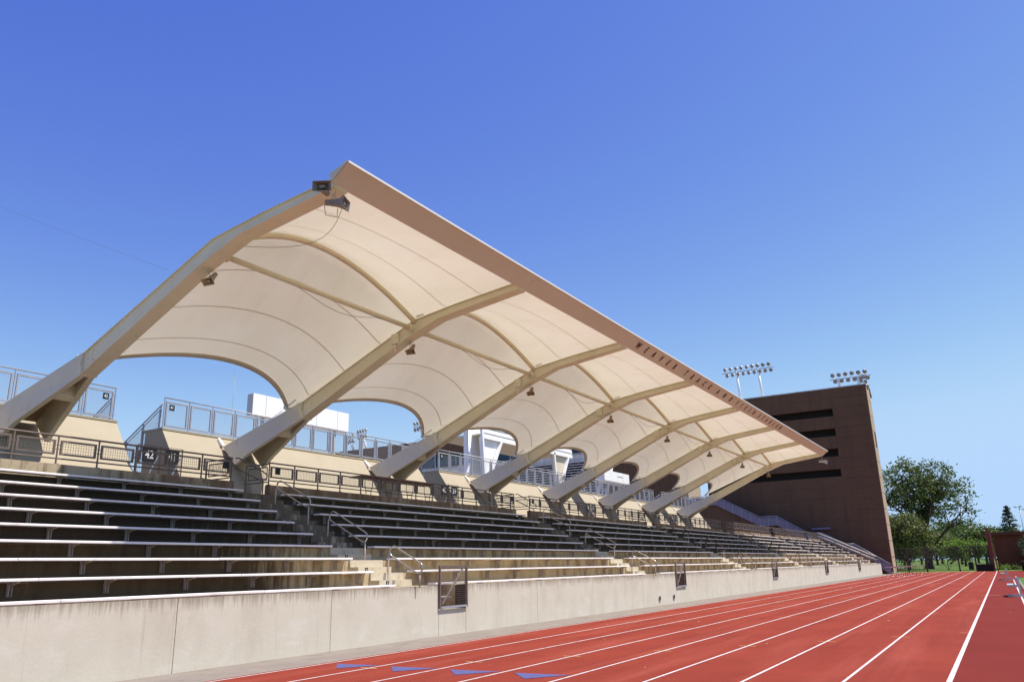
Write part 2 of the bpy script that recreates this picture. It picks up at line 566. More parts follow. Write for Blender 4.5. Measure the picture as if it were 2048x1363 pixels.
o = obj('tick_marks', mb, 'line_yellow', track)
o['kind'] = 'stuff'
mb = MB()
mb.box(0.72, 0.84, -14, 74, -0.02, 0.05)
struct('kerb', mb, 'apron_concrete')
mb = MB()
mb.quad((0.84, -14, 0.0), (60, -14, 0.0), (60, 74, 0.0), (0.84, 74, 0.0))
struct('infield', mb, 'infield_grass')
mb = MB()
for k in range(70):
    x = random.uniform(LINE0 - 1.2, 0.6)
    y = random.uniform(9, 60)
    r = random.uniform(0.012, 0.035)
    a = random.uniform(0, 6.28)
    c, s = math.cos(a) * r, math.sin(a) * r
    mb.add([(x - c, y - s, 0.008), (x + s, y - c, 0.011), (x + c, y + s, 0.02), (x - s, y + c, 0.012)], [(0, 1, 2, 3)])
tag(obj('leaf_litter', mb, 'tower_tan'), 'pale dry leaf scraps scattered over the red track', 'litter', kind='stuff')

# ------------------------------------------------------------------ grandstand
DX, DZ = 0.677, 0.32
AP = 15.6                        # aisle pitch
AISLES = [14.95 + AP * k for k in range(6)]
AW = 1.36
Y0, YE = 2.0, 98.5


def sx(i):                       # front edge of the seat of row i (1..9)
    return XW - DX * (i - 1)


def tz(i):                       # tread level
    return 1.19 + DZ * (i - 1)


def rx(i):                       # riser face
    return sx(i) - 0.272 if i > 1 else XW


stand = empty('grandstand', (-15, 52, 0), 'long concrete grandstand of nine stepped rows along the red track', 'grandstand')
GATES = [17.15 + 17.25 * k for k in range(5)]
GW = 0.6
joints = [Y0, 9.0]
for g in GATES:
    joints += [g - 4.4, g - GW, g + GW, g + 4.43]
joints += [94.0, 103.0]
joints = sorted(joints)
for a, b in zip(joints[:-1], joints[1:]):
    gate = any(abs(a - (g - GW)) < 0.01 for g in GATES)
    mb = MB()
    mb.box(XW - 0.3, XW, a + 0.007, b - 0.007, -0.1, 0.60 if gate else 1.19)
    obj('front_wall_panel', mb, 'front_concrete', stand)
mb = MB()
mb.box(XW - 0.34, XW - 0.025, Y0, 103, -0.05, 0.58)
for a, b in zip(joints[:-1], joints[1:]):
    if not any(abs(a - (g - GW)) < 0.01 for g in GATES):
        mb.box(XW - 0.34, XW - 0.025, a, b, 0.58, 1.17)
obj('joint_filler', mb, 'tower_dark', stand)
for y in (31.73, 33.4):
    mb = MB()
    mb.tube([(XW + 0.004, y + 0.125 * math.cos(t * math.pi / 8), 0.24 + 0.125 * math.sin(t * math.pi / 8)) for t in range(16)], 0.018, 6, closed=True)
    o = obj('drain_outlet', mb, 'bracket_steel', stand, True)
    mb = MB()
    mb.tube([(XW + 0.001, y, 0.24), (XW + 0.006, y, 0.24)], 0.115, 16)
    obj('drain_shade', mb, 'tower_dark', stand)  # flat dark disc on the wall, paints the shaded inside of the drain
# rows: each step is one slab-like block (row 1 leaves pits behind the gates)
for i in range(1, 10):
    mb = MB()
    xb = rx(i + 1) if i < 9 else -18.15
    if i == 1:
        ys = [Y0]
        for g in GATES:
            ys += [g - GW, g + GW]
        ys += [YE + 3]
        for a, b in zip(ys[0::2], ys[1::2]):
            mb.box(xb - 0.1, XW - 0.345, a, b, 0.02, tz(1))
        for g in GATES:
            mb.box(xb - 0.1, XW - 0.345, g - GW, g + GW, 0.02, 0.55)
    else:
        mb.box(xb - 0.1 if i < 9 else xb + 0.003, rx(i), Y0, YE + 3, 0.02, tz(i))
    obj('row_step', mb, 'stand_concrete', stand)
# aisle half steps
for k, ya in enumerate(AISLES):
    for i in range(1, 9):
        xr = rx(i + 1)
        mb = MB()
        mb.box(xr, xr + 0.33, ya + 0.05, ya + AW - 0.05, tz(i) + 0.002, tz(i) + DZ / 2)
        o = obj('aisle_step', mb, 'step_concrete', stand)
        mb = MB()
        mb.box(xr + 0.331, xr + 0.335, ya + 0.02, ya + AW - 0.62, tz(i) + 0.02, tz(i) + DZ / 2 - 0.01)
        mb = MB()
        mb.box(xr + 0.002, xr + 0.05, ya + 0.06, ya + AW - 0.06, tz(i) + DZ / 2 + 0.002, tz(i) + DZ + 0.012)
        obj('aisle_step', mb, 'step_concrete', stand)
        if k < 3:
            mb = MB()
            yp = ya + 0.30
            mb.box(xr + 0.331, xr + 0.337, yp, yp + 0.1, tz(i) + 0.03, tz(i) + 0.145)
            p = obj('row_number_plate', mb, 'plate_black', stand)
            t = put('digit', text_mesh(str(i + 2), 'plate_white'), p, (xr + 0.3375, yp + 0.05, tz(i) + 0.088), (R(90), 0, R(90)), (0.08, 0.10, 0.02))
# concourse parapet and floor
ZP = 4.1
XP = -18.15
secs = []
prev = Y0
for ya in AISLES:
    secs.append((prev, ya + 0.05))
    prev = ya + AW
secs.append((prev, 101.5))
for a, b in secs:
    mb = MB()
    mb.box(XP - 0.2, XP, a, b, tz(9) - 0.3, ZP)
    obj('parapet', mb, 'parapet_concrete', stand)
mb = MB()
mb.box(-24.0, XP - 0.21, Y0, 103, 3.3, 3.70)
for ya in AISLES:
    mb.box(XP - 0.215, XP + 0.002, ya + 0.06, ya + AW - 0.01, 3.3, 3.702)
obj('concourse_floor', mb, 'stand_concrete', stand)
# sloped tan walls between the vomitory gaps
GAPS = [14.53 + AP * k for k in range(4)]
wsecs = [(Y0, GAPS[0])] + [(g + 1.64, g + AP) for g in GAPS[:3]] + [(GAPS[3] + 1.64, 72.0)]
for a, b in wsecs:
    mb = MB()
    mb.prism_y([(-21.5, 3.705), (-23.3, 6.29), (-24.2, 6.29), (-24.2, 3.705)], a, b)
    o = obj('sloped_wall', mb, 'tan_concrete', stand)
    mb = MB()
    mb.box(-24.4, -23.27, a - 0.015, b + 0.015, 6.294, 6.36)
    obj('wall_coping', mb, 'tan_concrete', stand)
for a, b in wsecs[:0]:
    pass
# end wall at the far end of the stand
mb = MB()
mb.prism_y([(XW - 0.05, 0), (XW - 0.05, 1.25), (-18.2, 4.15), (-18.2, 0)], 101.6, 101.9)
obj('end_wall', mb, 'tower_brown', stand)

# ------------------------------------------------------------------ benches
bsec = []
prev = Y0 + 1.0
names_sec = ['left of the first aisle'] + ['between the %s and %s aisles' % (ORD[k], ORD[k + 1]) for k in range(5)] + ['beyond the sixth aisle']
for ya in AISLES:
    bsec.append((prev, ya - 0.09))
    prev = ya + AW + 0.12
bsec.append((prev, 99.5))
rown = ['front row', 'second row up', 'third row up', 'fourth row up', 'fifth row up', 'sixth row up', 'seventh row up', 'eighth row up', 'top row']
mb = MB()
mb.box(-0.06, 0.0, -0.03, -0.022, -0.27, -0.0455)     # channel web and flanges
mb.box(-0.06, 0.0, 0.022, 0.03, -0.27, -0.0455)
mb.box(-0.068, -0.06, -0.03, 0.03, -0.27, -0.0455)
mb.add([(0.0, -0.004, -0.12), (0.0, -0.004, -0.046), (0.21, -0.004, -0.046), (0.21, -0.004, -0.062), (0.0, 0.004, -0.12), (0.0, 0.004, -0.046), (0.21, 0.004, -0.046), (0.21, 0.004, -0.062)],
       [(0, 1, 2, 3), (7, 6, 5, 4), (0, 3, 7, 4), (3, 2, 6, 7), (0, 4, 5, 1)])
BR = mb.mesh('bracket', 'bracket_steel')
mb = MB()
mb.box(-0.2, -0.04, -0.05, 0.05, -0.062, -0.0455)
BR1 = mb.mesh('bracket', 'bracket_steel')
_pl = {}


def plank_mesh(L):
    L = round(L, 3)
    if L not in _pl:
        mb = MB()
        h, w_ = 0.045, 0.25
        prof = [(-w_, -h), (-w_, -0.008), (-w_ + 0.008, 0), (-0.012, 0), (0, -0.01), (0, -h + 0.006), (-0.006, -h)]
        mb.prism_y(prof, -L / 2, L / 2)
        _pl[L] = mb.mesh('plank', 'aluminium')
    return _pl[L]


for s, (a, b) in enumerate(bsec):
    for i in range(1, 10):
        z = tz(i) + 0.062
        lab = 'aluminium bleacher bench, %s, %s' % (rown[i - 1], names_sec[s])
        e = empty('bleacher_bench', (sx(i), a, z), lab, 'bench', 'aluminium benches of the grandstand')
        n = 3 if b - a > 11 else (2 if b - a > 8 else 1)
        L = (b - a) / n
        for k in range(n):
            put('plank', plank_mesh(L - 0.012), e, (random.uniform(-0.004, 0.004), L * (k + 0.5), random.uniform(-0.003, 0.003)), (R(random.uniform(-0.05, 0.05)), 0, 0))
        nb = max(2, int((b - a) / 1.45))
        off = (i * 0.37) % 0.5
        for k in range(nb):
            y = 0.4 + off * 0.4 + k * (b - a - 0.8) / (nb - 1) if nb > 1 else 0.5
            y = min(y, b - a - 0.08)
            if i == 1:
                put('bracket', BR1, e, (0, y, 0))
            else:
                put('bracket', BR, e, (-0.2, y, 0))

# ------------------------------------------------------------------ wall gates
mb = MB()
for k in range(21):
    y = -0.55 + k * 0.055
    mb.bar((0, y, 0.05), (0, y, 1.0), 0.0018)
for k in range(18):
    z = 0.07 + k * 0.053
    mb.bar((0.004, -0.56, z), (0.004, 0.56, z), 0.003)
GM = mb.mesh('wire_mesh', 'rail_brown')
for k, g in enumerate(GATES):
    e = empty('wall_gate', (XW + 0.03, g, 0.63), 'brown mesh gate with diagonal brace in the front wall, %s from the left' % ORD[k] if k < 4 else 'brown mesh gate with diagonal brace in the front wall, farthest from the camera', 'gate', 'mesh gates in the front wall')
    mb = MB()
    mb.box(-0.025, 0.025, -0.62, -0.57, 0.0, 1.03)
    mb.box(-0.025, 0.025, 0.57, 0.62, 0.0, 1.03)
    mb.box(-0.025, 0.025, -0.569, 0.569, 0.98, 1.03)
    put('gate_frame', mb.mesh('gate_frame', 'rail_brown'), e, (0, 0, 0))
    mb = MB()
    mb.box(-0.03, 0.03, -0.569, 0.569, 0.0, 0.05)
    put('bottom_rail', mb.mesh('bottom_rail', 'rail_grey'), e, (0, 0, 0))
    put('wire_mesh', GM, e, (0, 0, 0))
    mb = MB()
    mb.bar((0.02, -0.52, 0.1), (0.02, 0.40, 0.97), 0.014)
    for q in range(24):
        t = q / 23
        mb.box(0.034, 0.044, -0.53 + 0.93 * t, -0.505 + 0.93 * t, 0.1 + 0.87 * t, 0.125 + 0.87 * t)
    put('diagonal_brace', mb.mesh('diagonal_brace', 'steel_bare'), e, (0, 0, 0))
    mb = MB()
    mb.box(XW - 0.55, XW - 0.35, g - 0.2, g + 0.45, 0.86, 0.90)
    mb.box(XW - 0.40, XW - 0.2, g - 0.5, g - 0.2, 0.78, 0.82)
    obj('access_step', mb, 'aluminium', stand)

# ------------------------------------------------------------------ aisle handrails


def loop_pts(a, b, r, y, n=6):
    """stadium-shaped loop in the X-Z plane at y: long axis a->b, half width r."""
    a, b = Vector((a[0], y, a[1])), Vector((b[0], y, b[1]))
    d = (b - a).normalized()
    nrm = Vector((-d.z, 0, d.x))
    pts = []
    for k in range(n + 1):
        t = math.pi / 2 + math.pi * k / n
        pts.append(a + (d * math.cos(t) + nrm * math.sin(t)) * r)
    for k in range(n + 1):
        t = -math.pi / 2 + math.pi * k / n
        pts.append(b + (d * math.cos(t) + nrm * math.sin(t)) * r)
    return pts


HR = [('upper', (-17.0, 3.95), (-15.92, 3.42), 3.33, 2.67, -17.17, -15.85), ('middle', (-14.95, 2.99), (-13.86, 2.42), 2.37, 1.71, -15.12, -13.80), ('lower', (-12.86, 2.03), (-12.08, 1.62), 1.40, 1.20, -13.04, -12.04)]
for k, ya in enumerate(AISLES):
    y = ya + 0.70
    for nm, a, b, za, zb, pa, pb in HR:
        e = empty('handrail', (pa, y, za), '%s looped steel handrail in the middle of the %s aisle from the left' % (nm, ORD[k]), 'handrail', 'looped handrails in the aisles')
        mb = MB()
        mb.tube(loop_pts(a, b, 0.125, y), 0.02, 8, closed=True)
        obj('rail_loop', mb, 'steel_bare' if k < 2 else 'rail_brown', e, True)
        mb = MB()
        mb.tube([(pa, y, za - 0.05), (pa + 0.02, y, a[1] - 0.06)], 0.019, 8)
        obj('post', mb, 'bracket_steel', e, True)
        mb = MB()
        mb.tube([(pb, y, zb - 0.05), (pb, y, b[1] - 0.10)], 0.019, 8)
        obj('post', mb, 'bracket_steel', e, True)
    e = empty('handrail', (XP, ya + 0.05, 3.7), 'brown looped handrail descending from the concourse railing into the %s aisle from the left' % ORD[k], 'handrail', 'looped handrails in the aisles')
    mb = MB()
    yy = ya + 0.1
    mb.tube([(XP - 0.05, yy, 4.76), (XP + 0.05, yy + 0.02, 4.76), (XP + 0.6, yy + 0.42, 4.38), (XP + 0.72, yy + 0.5, 4.27), (XP + 0.7, yy + 0.5, 4.13), (XP + 0.58, yy + 0.42, 4.11), (XP + 0.05, yy + 0.02, 4.45), (XP - 0.05, yy, 4.47)], 0.02, 8)
    obj('rail_loop', mb, 'rail_brown', e, True)
    mb = MB()
    mb.tube([(XP + 0.62, yy + 0.45, 3.42), (XP + 0.62, yy + 0.45, 4.12)], 0.018, 8)
    obj('post', mb, 'rail_brown', e, True)

# ------------------------------------------------------------------ mesh-panel railings


def grid_mesh(wd, ht, sp, r, m):
    mb = MB()
    n = int(wd / sp)
    for k in range(1, n):
        y = k * wd / n
        mb.bar((0, y, 0), (0, y, ht), r)
    n = int(ht / sp)
    for k in range(1, n):
        z = k * ht / n
        mb.bar((0.003, 0, z), (0.003, wd, z), r)
    return mb.mesh('wire_mesh', m)


_gm = {}


def panel_frame_mesh(wd, ht, hw, m):
    mb = MB()
    mb.box(-hw, hw, 0, wd, 0, 2 * hw)
    mb.box(-hw, hw, 0, wd, ht - 2 * hw, ht)
    mb.box(-hw, hw, 0, 2 * hw, 2 * hw, ht - 2 * hw)
    mb.box(-hw, hw, wd - 2 * hw, wd, 2 * hw, ht - 2 * hw)
    return mb.mesh('panel_frame', m)


def railing(name, x, a, b, z0, ztop, pz0, pz1, m, label, group, sp, wr, post_r=0.017, low=None, hw=0.02, signs=()):
    e = empty(name, (x, a, z0), label, 'railing', group)
    n = max(1, round((b - a) / 1.0))
    st = (b - a) / n
    mb = MB()
    mb.tube([(x, a - 0.02, ztop), (x, b + 0.02, ztop)], 0.023, 8)
    obj('top_rail', mb, m, e, True)
    if low:
        mb = MB()
        mb.tube([(x, a, low), (x, b, low)], 0.018, 8)
        obj('bottom_rail', mb, m, e, True)
    key = ('post', round(ztop - z0, 3), post_r, m)
    if key not in _gm:
        q = MB()
        q.box(-post_r, post_r, -post_r * 0.8, post_r * 0.8, 0, ztop - z0)
        q.box(-0.05, 0.05, -0.05, 0.05, 0, 0.015)
        for zz in (pz0 + 0.12 - z0, pz1 - 0.12 - z0):
            q.box(-0.006, 0.006, -0.06, 0.06, zz, zz + 0.015)
        _gm[key] = q.mesh('post', m)
    wd = st - 0.12
    k2 = ('pf', round(wd, 3), round(pz1 - pz0, 3), m, hw)
    if k2 not in _gm:
        _gm[k2] = panel_frame_mesh(wd, pz1 - pz0, hw, m)
        _gm[('gm',) + k2] = grid_mesh(wd, pz1 - pz0, sp, wr, m)
    for k in range(n + 1):
        put('post', _gm[key], e, (0, k * st, 0))
    for k in range(n):
        p = put('panel_frame', _gm[k2], e, (0, k * st + 0.06, pz0 - z0))
        put('wire_mesh', _gm[('gm',) + k2], p, (0, 0, 0))
    for (yy, zz, s, txt) in signs:
        mb = MB()
        mb.box(x + 0.03, x + 0.036, yy - s / 2, yy + s / 2, zz - s / 2, zz + s / 2)
        o = obj('sign_plate', mb, 'plate_black', e)
        if txt:
            put('number', text_mesh(txt, 'plate_white'), o, (x + 0.0365, yy, zz), (R(90), 0, R(90)), (s * 0.62, s * 0.72, 0.03))
    return e


cl = ['at the left edge of the photo', 'between the first and second aisle openings', 'between the second and third aisle openings', 'between the third and fourth aisle openings', 'between the fourth and fifth aisle openings', 'between the fifth and sixth aisle openings', 'beyond the sixth aisle opening']
for k, (a, b) in enumerate(secs):
    sg = []
    if k > 0:
        sg.append((a + 0.32, 4.53, 0.2, None))
    if k < 6:
        sg.append((b - 0.28, 4.53, 0.2, None))
    railing('concourse_railing', XP - 0.08, a + 0.02, b - 0.06, ZP, 4.76, 4.32, 4.66, 'rail_brown', 'brown mesh-panel railing on the parapet %s' % cl[k], 'railings on the concourse parapet', 0.062, 0.0026, low=4.235, signs=sg)
# returns of the railing at the aisle openings
for k, ya in enumerate(AISLES):
    for s, y in ((0, ya - 0.04), (1, ya + AW + 0.05)):
        e = empty('return_railing', (XP - 0.1, y, 3.7), 'short railing return %s the %s aisle opening of the concourse' % (('left of', 'right of')[s], ORD[k]), 'railing', 'railing returns at the aisle openings')
        mb = MB()
        mb.tube([(XP - 0.12, y, 4.74), (XP - 1.1, y, 4.74)], 0.02, 8)
        obj('top_rail', mb, 'rail_brown', e, True)
        mb = MB()
        mb.tube([(XP - 0.12, y, 4.2), (XP - 1.1, y, 4.2)], 0.018, 8)
        obj('bottom_rail', mb, 'rail_brown', e, True)
        mb = MB()
        mb.box(XP - 1.13, XP - 1.09, y - 0.018, y + 0.018, 3.7, 4.76)
        obj('post', mb, 'rail_brown', e)
        mb = MB()
        q = [(XP - 1.0, 4.3), (XP - 0.2, 4.3), (XP - 0.2, 4.64), (XP - 1.0, 4.64)]
        mb.tube([(x, y, z) for x, z in q], 0.018, 4, closed=True)
        pf = obj('panel_frame', mb, 'rail_brown', e)
        mb = MB()
        for j in range(13):
            mb.bar((XP - 1.0 + j * 0.065, y, 4.3), (XP - 1.0 + j * 0.065, y, 4.64), 0.0032)
        for j in range(5):
            mb.bar((XP - 1.0, y, 4.36 + j * 0.062), (XP - 0.2, y, 4.36 + j * 0.062), 0.0032)
        obj('wire_mesh', mb, 'rail_brown', e)

upl = ['left of the first vomitory', 'between the first and second vomitories', 'between the second and third vomitories', 'between the third and fourth vomitories', 'beyond the fourth vomitory']
for k, (a, b) in enumerate(wsecs):
    sg = []
    if k > 0:
        sg.append((a + 0.3, 7.08, 0.2, str(43 - 2 * k)))
    if k < 4:
        sg.append((b - 0.45, 7.08, 0.2, str(42 - 2 * k)))
    railing('upper_railing', -23.35, a + 0.03, b - 0.12, 6.36, 7.40, 6.42, 7.28, 'rail_grey', 'grey mesh railing topping the tan sloped wall %s' % upl[k], 'railings on the sloped wall', 0.055, 0.0017, hw=0.025, signs=sg)
# vomitory side rails (descending away behind the wall) and lower gates with signs
for k, g in enumerate(GAPS):
    for s, y in ((0, g - 0.06), (1, g + 1.64 + 0.06)):
        e = empty('stair_railing', (-23.6, y, 6.3), 'sloping grey mesh stair railing on the %s side of the %s vomitory' % (('left', 'right')[s], ORD[k]), 'railing', 'stair railings in the vomitories')
        za, zb = 7.2, 5.6
        mb = MB()
        mb.tube([(-23.5, y, za), (-26.2, y, zb)], 0.025, 8)
        obj('top_rail', mb, 'rail_grey', e, True)
        for j in range(3):
            x0, x1 = -23.6 - j * 0.87, -23.6 - (j + 1) * 0.87 + 0.08
            zf = lambda x: za - 0.12 + (x + 23.5) * (za - zb) / 2.7
            mb = MB()
            q = [(x0, zf(x0)), (x1, zf(x1)), (x1, zf(x1) - 0.85), (x0, zf(x0) - 0.85)]
            mb.tube([(x, y, z) for x, z in q], 0.022, 4, closed=True)
            p = obj('panel_frame', mb, 'rail_grey', e)
            mb = MB()
            for t in range(1, 14):
                x = x0 + (x1 - x0) * t / 14
                mb.bar((x, y, zf(x)), (x, y, zf(x) - 0.85), 0.0028)
                d = 0.85 * t / 14
                mb.bar((x0, y, zf(x0) - d), (x1, y, zf(x1) - d), 0.0028)
            obj('wire_mesh', mb, 'rail_grey', e)
            mb = MB()
            mb.box(x0 - 0.02 + 0.04, x0 + 0.02 + 0.04, y - 0.02, y + 0.02, zf(x0) - 1.1, zf(x0) + 0.1)
            obj('post', mb, 'rail_grey', e)
    for s in (0, 1):
        y0 = g + 0.02 + s * 0.81
        num = str(42 - 2 * k - s)
        e = empty('vomitory_gate', (-22.1, y0, 3.7), '%s leaf of the mesh gate in the %s vomitory, signed %s' % (('left', 'right')[s], ORD[k], num), 'gate', 'gates in the vomitories')
        mb = MB()
        mb.tube([(-22.1, y0 + 0.02, 3.78), (-22.1, y0 + 0.79, 3.78), (-22.1, y0 + 0.79, 5.5), (-22.1, y0 + 0.02, 5.5)], 0.025, 4, closed=True)
        obj('gate_frame', mb, 'rail_brown', e)
        mb = MB()
        for j in range(1, 13):
            mb.bar((-22.1, y0 + 0.02 + j * 0.0595, 3.78), (-22.1, y0 + 0.02 + j * 0.0595, 5.5), 0.003)
        for j in range(1, 29):
            mb.bar((-22.1, y0 + 0.02, 3.78 + j * 0.0595), (-22.1, y0 + 0.79, 3.78 + j * 0.0595), 0.003)
        obj('wire_mesh', mb, 'rail_brown', e)
        mb = MB()
        mb.bar((-22.06, y0 + 0.1, 3.9), (-22.06, y0 + 0.7, 5.2), 0.015)
        obj('diagonal_brace', mb, 'steel_bare', e)
        mb = MB()
        mb.box(-22.07, -22.06, y0 + 0.15, y0 + 0.65, 4.98, 5.42)
        o = obj('sign_plate', mb, 'plate_black', e)
        put('number', text_mesh(num, 'plate_white'), o, (-22.058, y0 + 0.4, 5.2), (R(90), 0, R(90)), (0.30, 0.34, 0.1))
# long folded table stored behind the second parapet section
e = empty('folding_table', (XP - 0.5, 22.5, 3.7), 'long dark folding table standing behind the parapet railing right of the first aisle', 'table')
mb = MB()
mb.box(XP - 0.85, XP - 0.33, 20.65, 24.9, 4.73, 4.78)
obj('table_top', mb, 'rust_post', e)
for yy in (21.1, 22.2, 23.4, 24.5):
    mb = MB()
    mb.tube([(XP - 0.35, yy - 0.25, 3.7), (XP - 0.35, yy - 0.12, 4.2), (XP - 0.35, yy - 0.2, 4.45), (XP - 0.35, yy - 0.2, 4.73)], 0.013, 6)
    mb.tube([(XP - 0.35, yy + 0.25, 3.7), (XP - 0.35, yy + 0.12, 4.2), (XP - 0.35, yy + 0.2, 4.45), (XP - 0.35, yy + 0.2, 4.73)], 0.013, 6)
    mb.tube([(XP - 0.35, yy - 0.13, 4.3), (XP - 0.35, yy + 0.13, 4.3)], 0.011, 6)
    obj('leg', mb, 'rail_dark', e, True)

# ------------------------------------------------------------------ canopy
S, Y1 = 7.8, 11.27
FY = [Y1 + S * i for i in range(8)]
canopy = empty('canopy', (-17, FY[0], 5.3), 'tan tensile fabric canopy on eight bent steel frames over the stand', 'canopy')
TOP = [(-19.62, 7.24), (-14.83, 9.30), (-13.2, 9.53), (-10.75, 9.80)]
BOT = [(-19.68, 6.62), (-15.2, 8.70), (-13.87, 9.17), (-10.95, 9.55)]


def prof_top(x):
    return np.interp(x, [-22.85, -19.62, -14.83, -13.2, -10.75], [5.98, 7.24, 9.30, 9.53, 9.80])


def sweep(st, half):
    """st: list of (top, bottom, halfwidth) stations of an X-Z profile -> box beam centred on y=0."""
    v, f = [], []
    for (tp, bt, hw) in st:
        v += [(tp[0], -hw, tp[1]), (tp[0], hw, tp[1]), (bt[0], hw, bt[1]), (bt[0], -hw, bt[1])]
    n = len(st)
    for i in range(n - 1):
        for k in range(4):
            a, b = i * 4 + k, i * 4 + (k + 1) % 4
            f.append((a, b, b + 4, a + 4))
    f += [(3, 2, 1, 0), tuple((n - 1) * 4 + k for k in range(4))]
    return v, f


def lerp2(a, b, t):
    return (a[0] + (b[0] - a[0]) * t, a[1] + (b[1] - a[1]) * t)


def plate_between(A, B, thick, hw):
    """stations for a flange plate whose outer line is A (list), offset by thick towards B."""
    out = []
    for a, b in zip(A, B):
        d = math.hypot(b[0] - a[0], b[1] - a[1])
        out.append((a, lerp2(a, b, thick / d), hw))
    return out


# upper beam: top flange, web, bottom flange in one mesh
mb = MB()
v, f = sweep(plate_between(TOP, BOT, 0.035, 0.20), 0)
mb.add(v, f)
v, f = sweep([(b, a2, 0.21) for (b, a2, h_) in plate_between(BOT, TOP, 0.035, 0.2)], 0)
mb.add(v, f)
web = []
for a, b in zip(TOP, BOT):
    d = math.hypot(b[0] - a[0], b[1] - a[1])
    web.append((lerp2(a, b, 0.033 / d), lerp2(b, a, 0.033 / d), 0.155))
v, f = sweep(web, 0)
mb.add(v, f)
BEAM = mb.mesh('beam', 'steel_tan')
# lower legs: two flaring box plates, near and far, with a top plate
LT, LB = [(-19.62, 7.24), (-22.35, 6.17), (-22.95, 5.93)], [(-19.68, 6.62), (-21.75, 5.58), (-22.25, 5.25)]
HWS = [0.21, 0.60, 0.68]


def leg_mesh(sg):
    v = []
    for (a, b, h) in zip(LT, LB, HWS):
        o_, i_ = sg * h, sg * (h - 0.13 if h > 0.25 else h - 0.16)
        v += [(a[0], o_, a[1]), (a[0], i_, a[1]), (b[0], i_, b[1]), (b[0], o_, b[1])]
    f = []
    for i in range(2):
        for k in range(4):
            a, b = i * 4 + k, i * 4 + (k + 1) % 4
            f.append((a, b, b + 4, a + 4))
    f += [(3, 2, 1, 0), (8, 9, 10, 11)]
    m = MB()
    m.add(v, f)
    return m


LEG = [leg_mesh(-1).mesh('leg', 'steel_pale'), leg_mesh(1).mesh('leg', 'steel_pale')]
mb = MB()
v, f = sweep([(lerp2(a, b, 0.01), lerp2(a, b, 0.07), h - 0.1 if h > 0.25 else h - 0.06) for a, b, h in zip(LT, LB, HWS)], 0)
mb.add(v, f)
TPL = mb.mesh('top_plate', 'steel_brown')
mb = MB()
c = lerp2(LB[0], LB[1], 0.48)
mb.add(*sweep([((c[0] - 0.02, c[1] + 0.35), (c[0], c[1] + 0.005), 0.27), ((c[0] + 0.16, c[1] + 0.43), (c[0] + 0.17, c[1] + 0.095), 0.25)], 0))
CPL = mb.mesh('cross_plate', 'steel_tan')
mb = MB()
for s in (-1, 1):
    mb.add(*sweep([((-19.72, 7.16), (-19.77, 6.62), 0), ((-19.55, 7.25), (-19.60, 6.66), 0)], 0))
mb = MB()
mb.box(-0.03, 0.03, -0.235, 0.235, -0.30, 0.30)
mb.box(-0.10, 0.10, -0.225, 0.225, -0.28, 0.28)
SPL = mb.mesh('splice_collar', 'steel_tan')
mb = MB()
mb.prism_y([(-22.1, 5.30), (-22.75, 5.55), (-22.9, 3.75), (-21.45, 3.71)], -0.3, 0.3)
PED = mb.mesh('pedestal', 'tan_concrete')
mb = MB()
mb.prism_y([(-22.95, 6.0), (-23.22, 6.28), (-23.2, 5.95)], -0.70, -0.60)
BPL = mb.mesh('bearing_pad', 'white_paint')
mb = MB()
mb.tube([(-14.93, -0.32, 9.02), (-14.93, 0.32, 9.02)], 0.115, 14)
mb.tube([(-14.93, -0.36, 9.02), (-14.93, -0.31, 9.02)], 0.135, 14)
mb.tube([(-14.93, 0.31, 9.02), (-14.93, 0.36, 9.02)], 0.135, 14)
PIN = mb.mesh('pin_joint', 'steel_tan', True)
mb = MB()
mb.tube([(-14.93, 0.0, 9.02), (-14.93, 0.32, 9.02)], 0.115, 14)
mb.tube([(-14.93, 0.31, 9.02), (-14.93, 0.36, 9.02)], 0.135, 14)
PIN1 = mb.mesh('pin_joint', 'steel_tan', True)
mb = MB()
mb.box(-15.75, -15.45, -0.215, -0.16, 8.62, 8.95)
mb.tube([(-15.6, -0.2, 8.62), (-15.6, -0.2, 8.35)], 0.02, 6)
JBX = mb.mesh('junction_box', 'steel_tan')
mb = MB()
for t in (0.1, 0.35, 0.6, 0.85):
    for x0, z0 in ((-19.45, 6.75), (-19.25, 6.84)):
        mb.box(x0 - 0.018, x0 + 0.018, -0.175, -0.15, z0 + 0.48 * t - 0.018, z0 + 0.48 * t + 0.018)
BLT = mb.mesh('bolt_plate', 'steel_tan')
mb = MB()
mb.bar((-14.75, -0.2, 9.38), (-14.45, -0.2, 9.42), 0.025)
CLIP = mb.mesh('fabric_clip', 'flashing_white')
mb = MB()
mb.tube([(-20.4, -0.24, 7.1), (-19.9, -0.24, 7.33)], 0.02, 6)
mb.tube([(-21.5, -0.24, 6.62), (-20.5, -0.28, 7.0)], 0.012, 6)
mb.box(-20.45, -20.33, -0.28, -0.2, 7.05, 7.16)
TURN = mb.mesh('turnbuckle', 'galvanised')
for y in FY:
    off = (17, y - FY[0], -5.3)
    b = put('beam', BEAM, canopy, off)
    put('leg', LEG[0], canopy, off)
    put('leg', LEG[1], canopy, off)
    put('top_plate', TPL, canopy, off)
    put('cross_plate', CPL, canopy, off)
    put('splice_collar', SPL, canopy, (17 - 19.72, y - FY[0], -5.3 + 6.92), (0, R(-65 + 90 - 48), 0), (0.6, 1, 1))
    put('pedestal', PED, canopy, off)
    put('bearing_pad', BPL, canopy, off)
    put('pin_joint', PIN if y > FY[0] + 1 else PIN1, b, (0, 0, 0))
    put('bolt_plate', BLT, b, (0, 0, 0))
    if y > FY[0] + 1:
        put('junction_box', JBX, b, (0, 0, 0))
        put('fabric_clip', CLIP, b, (0, 0, 0))
        put('turnbuckle', TURN, canopy, off)
# arches, struts, fabric
NU, NV1, NV2 = 28, 12, 10
ASEG = 24


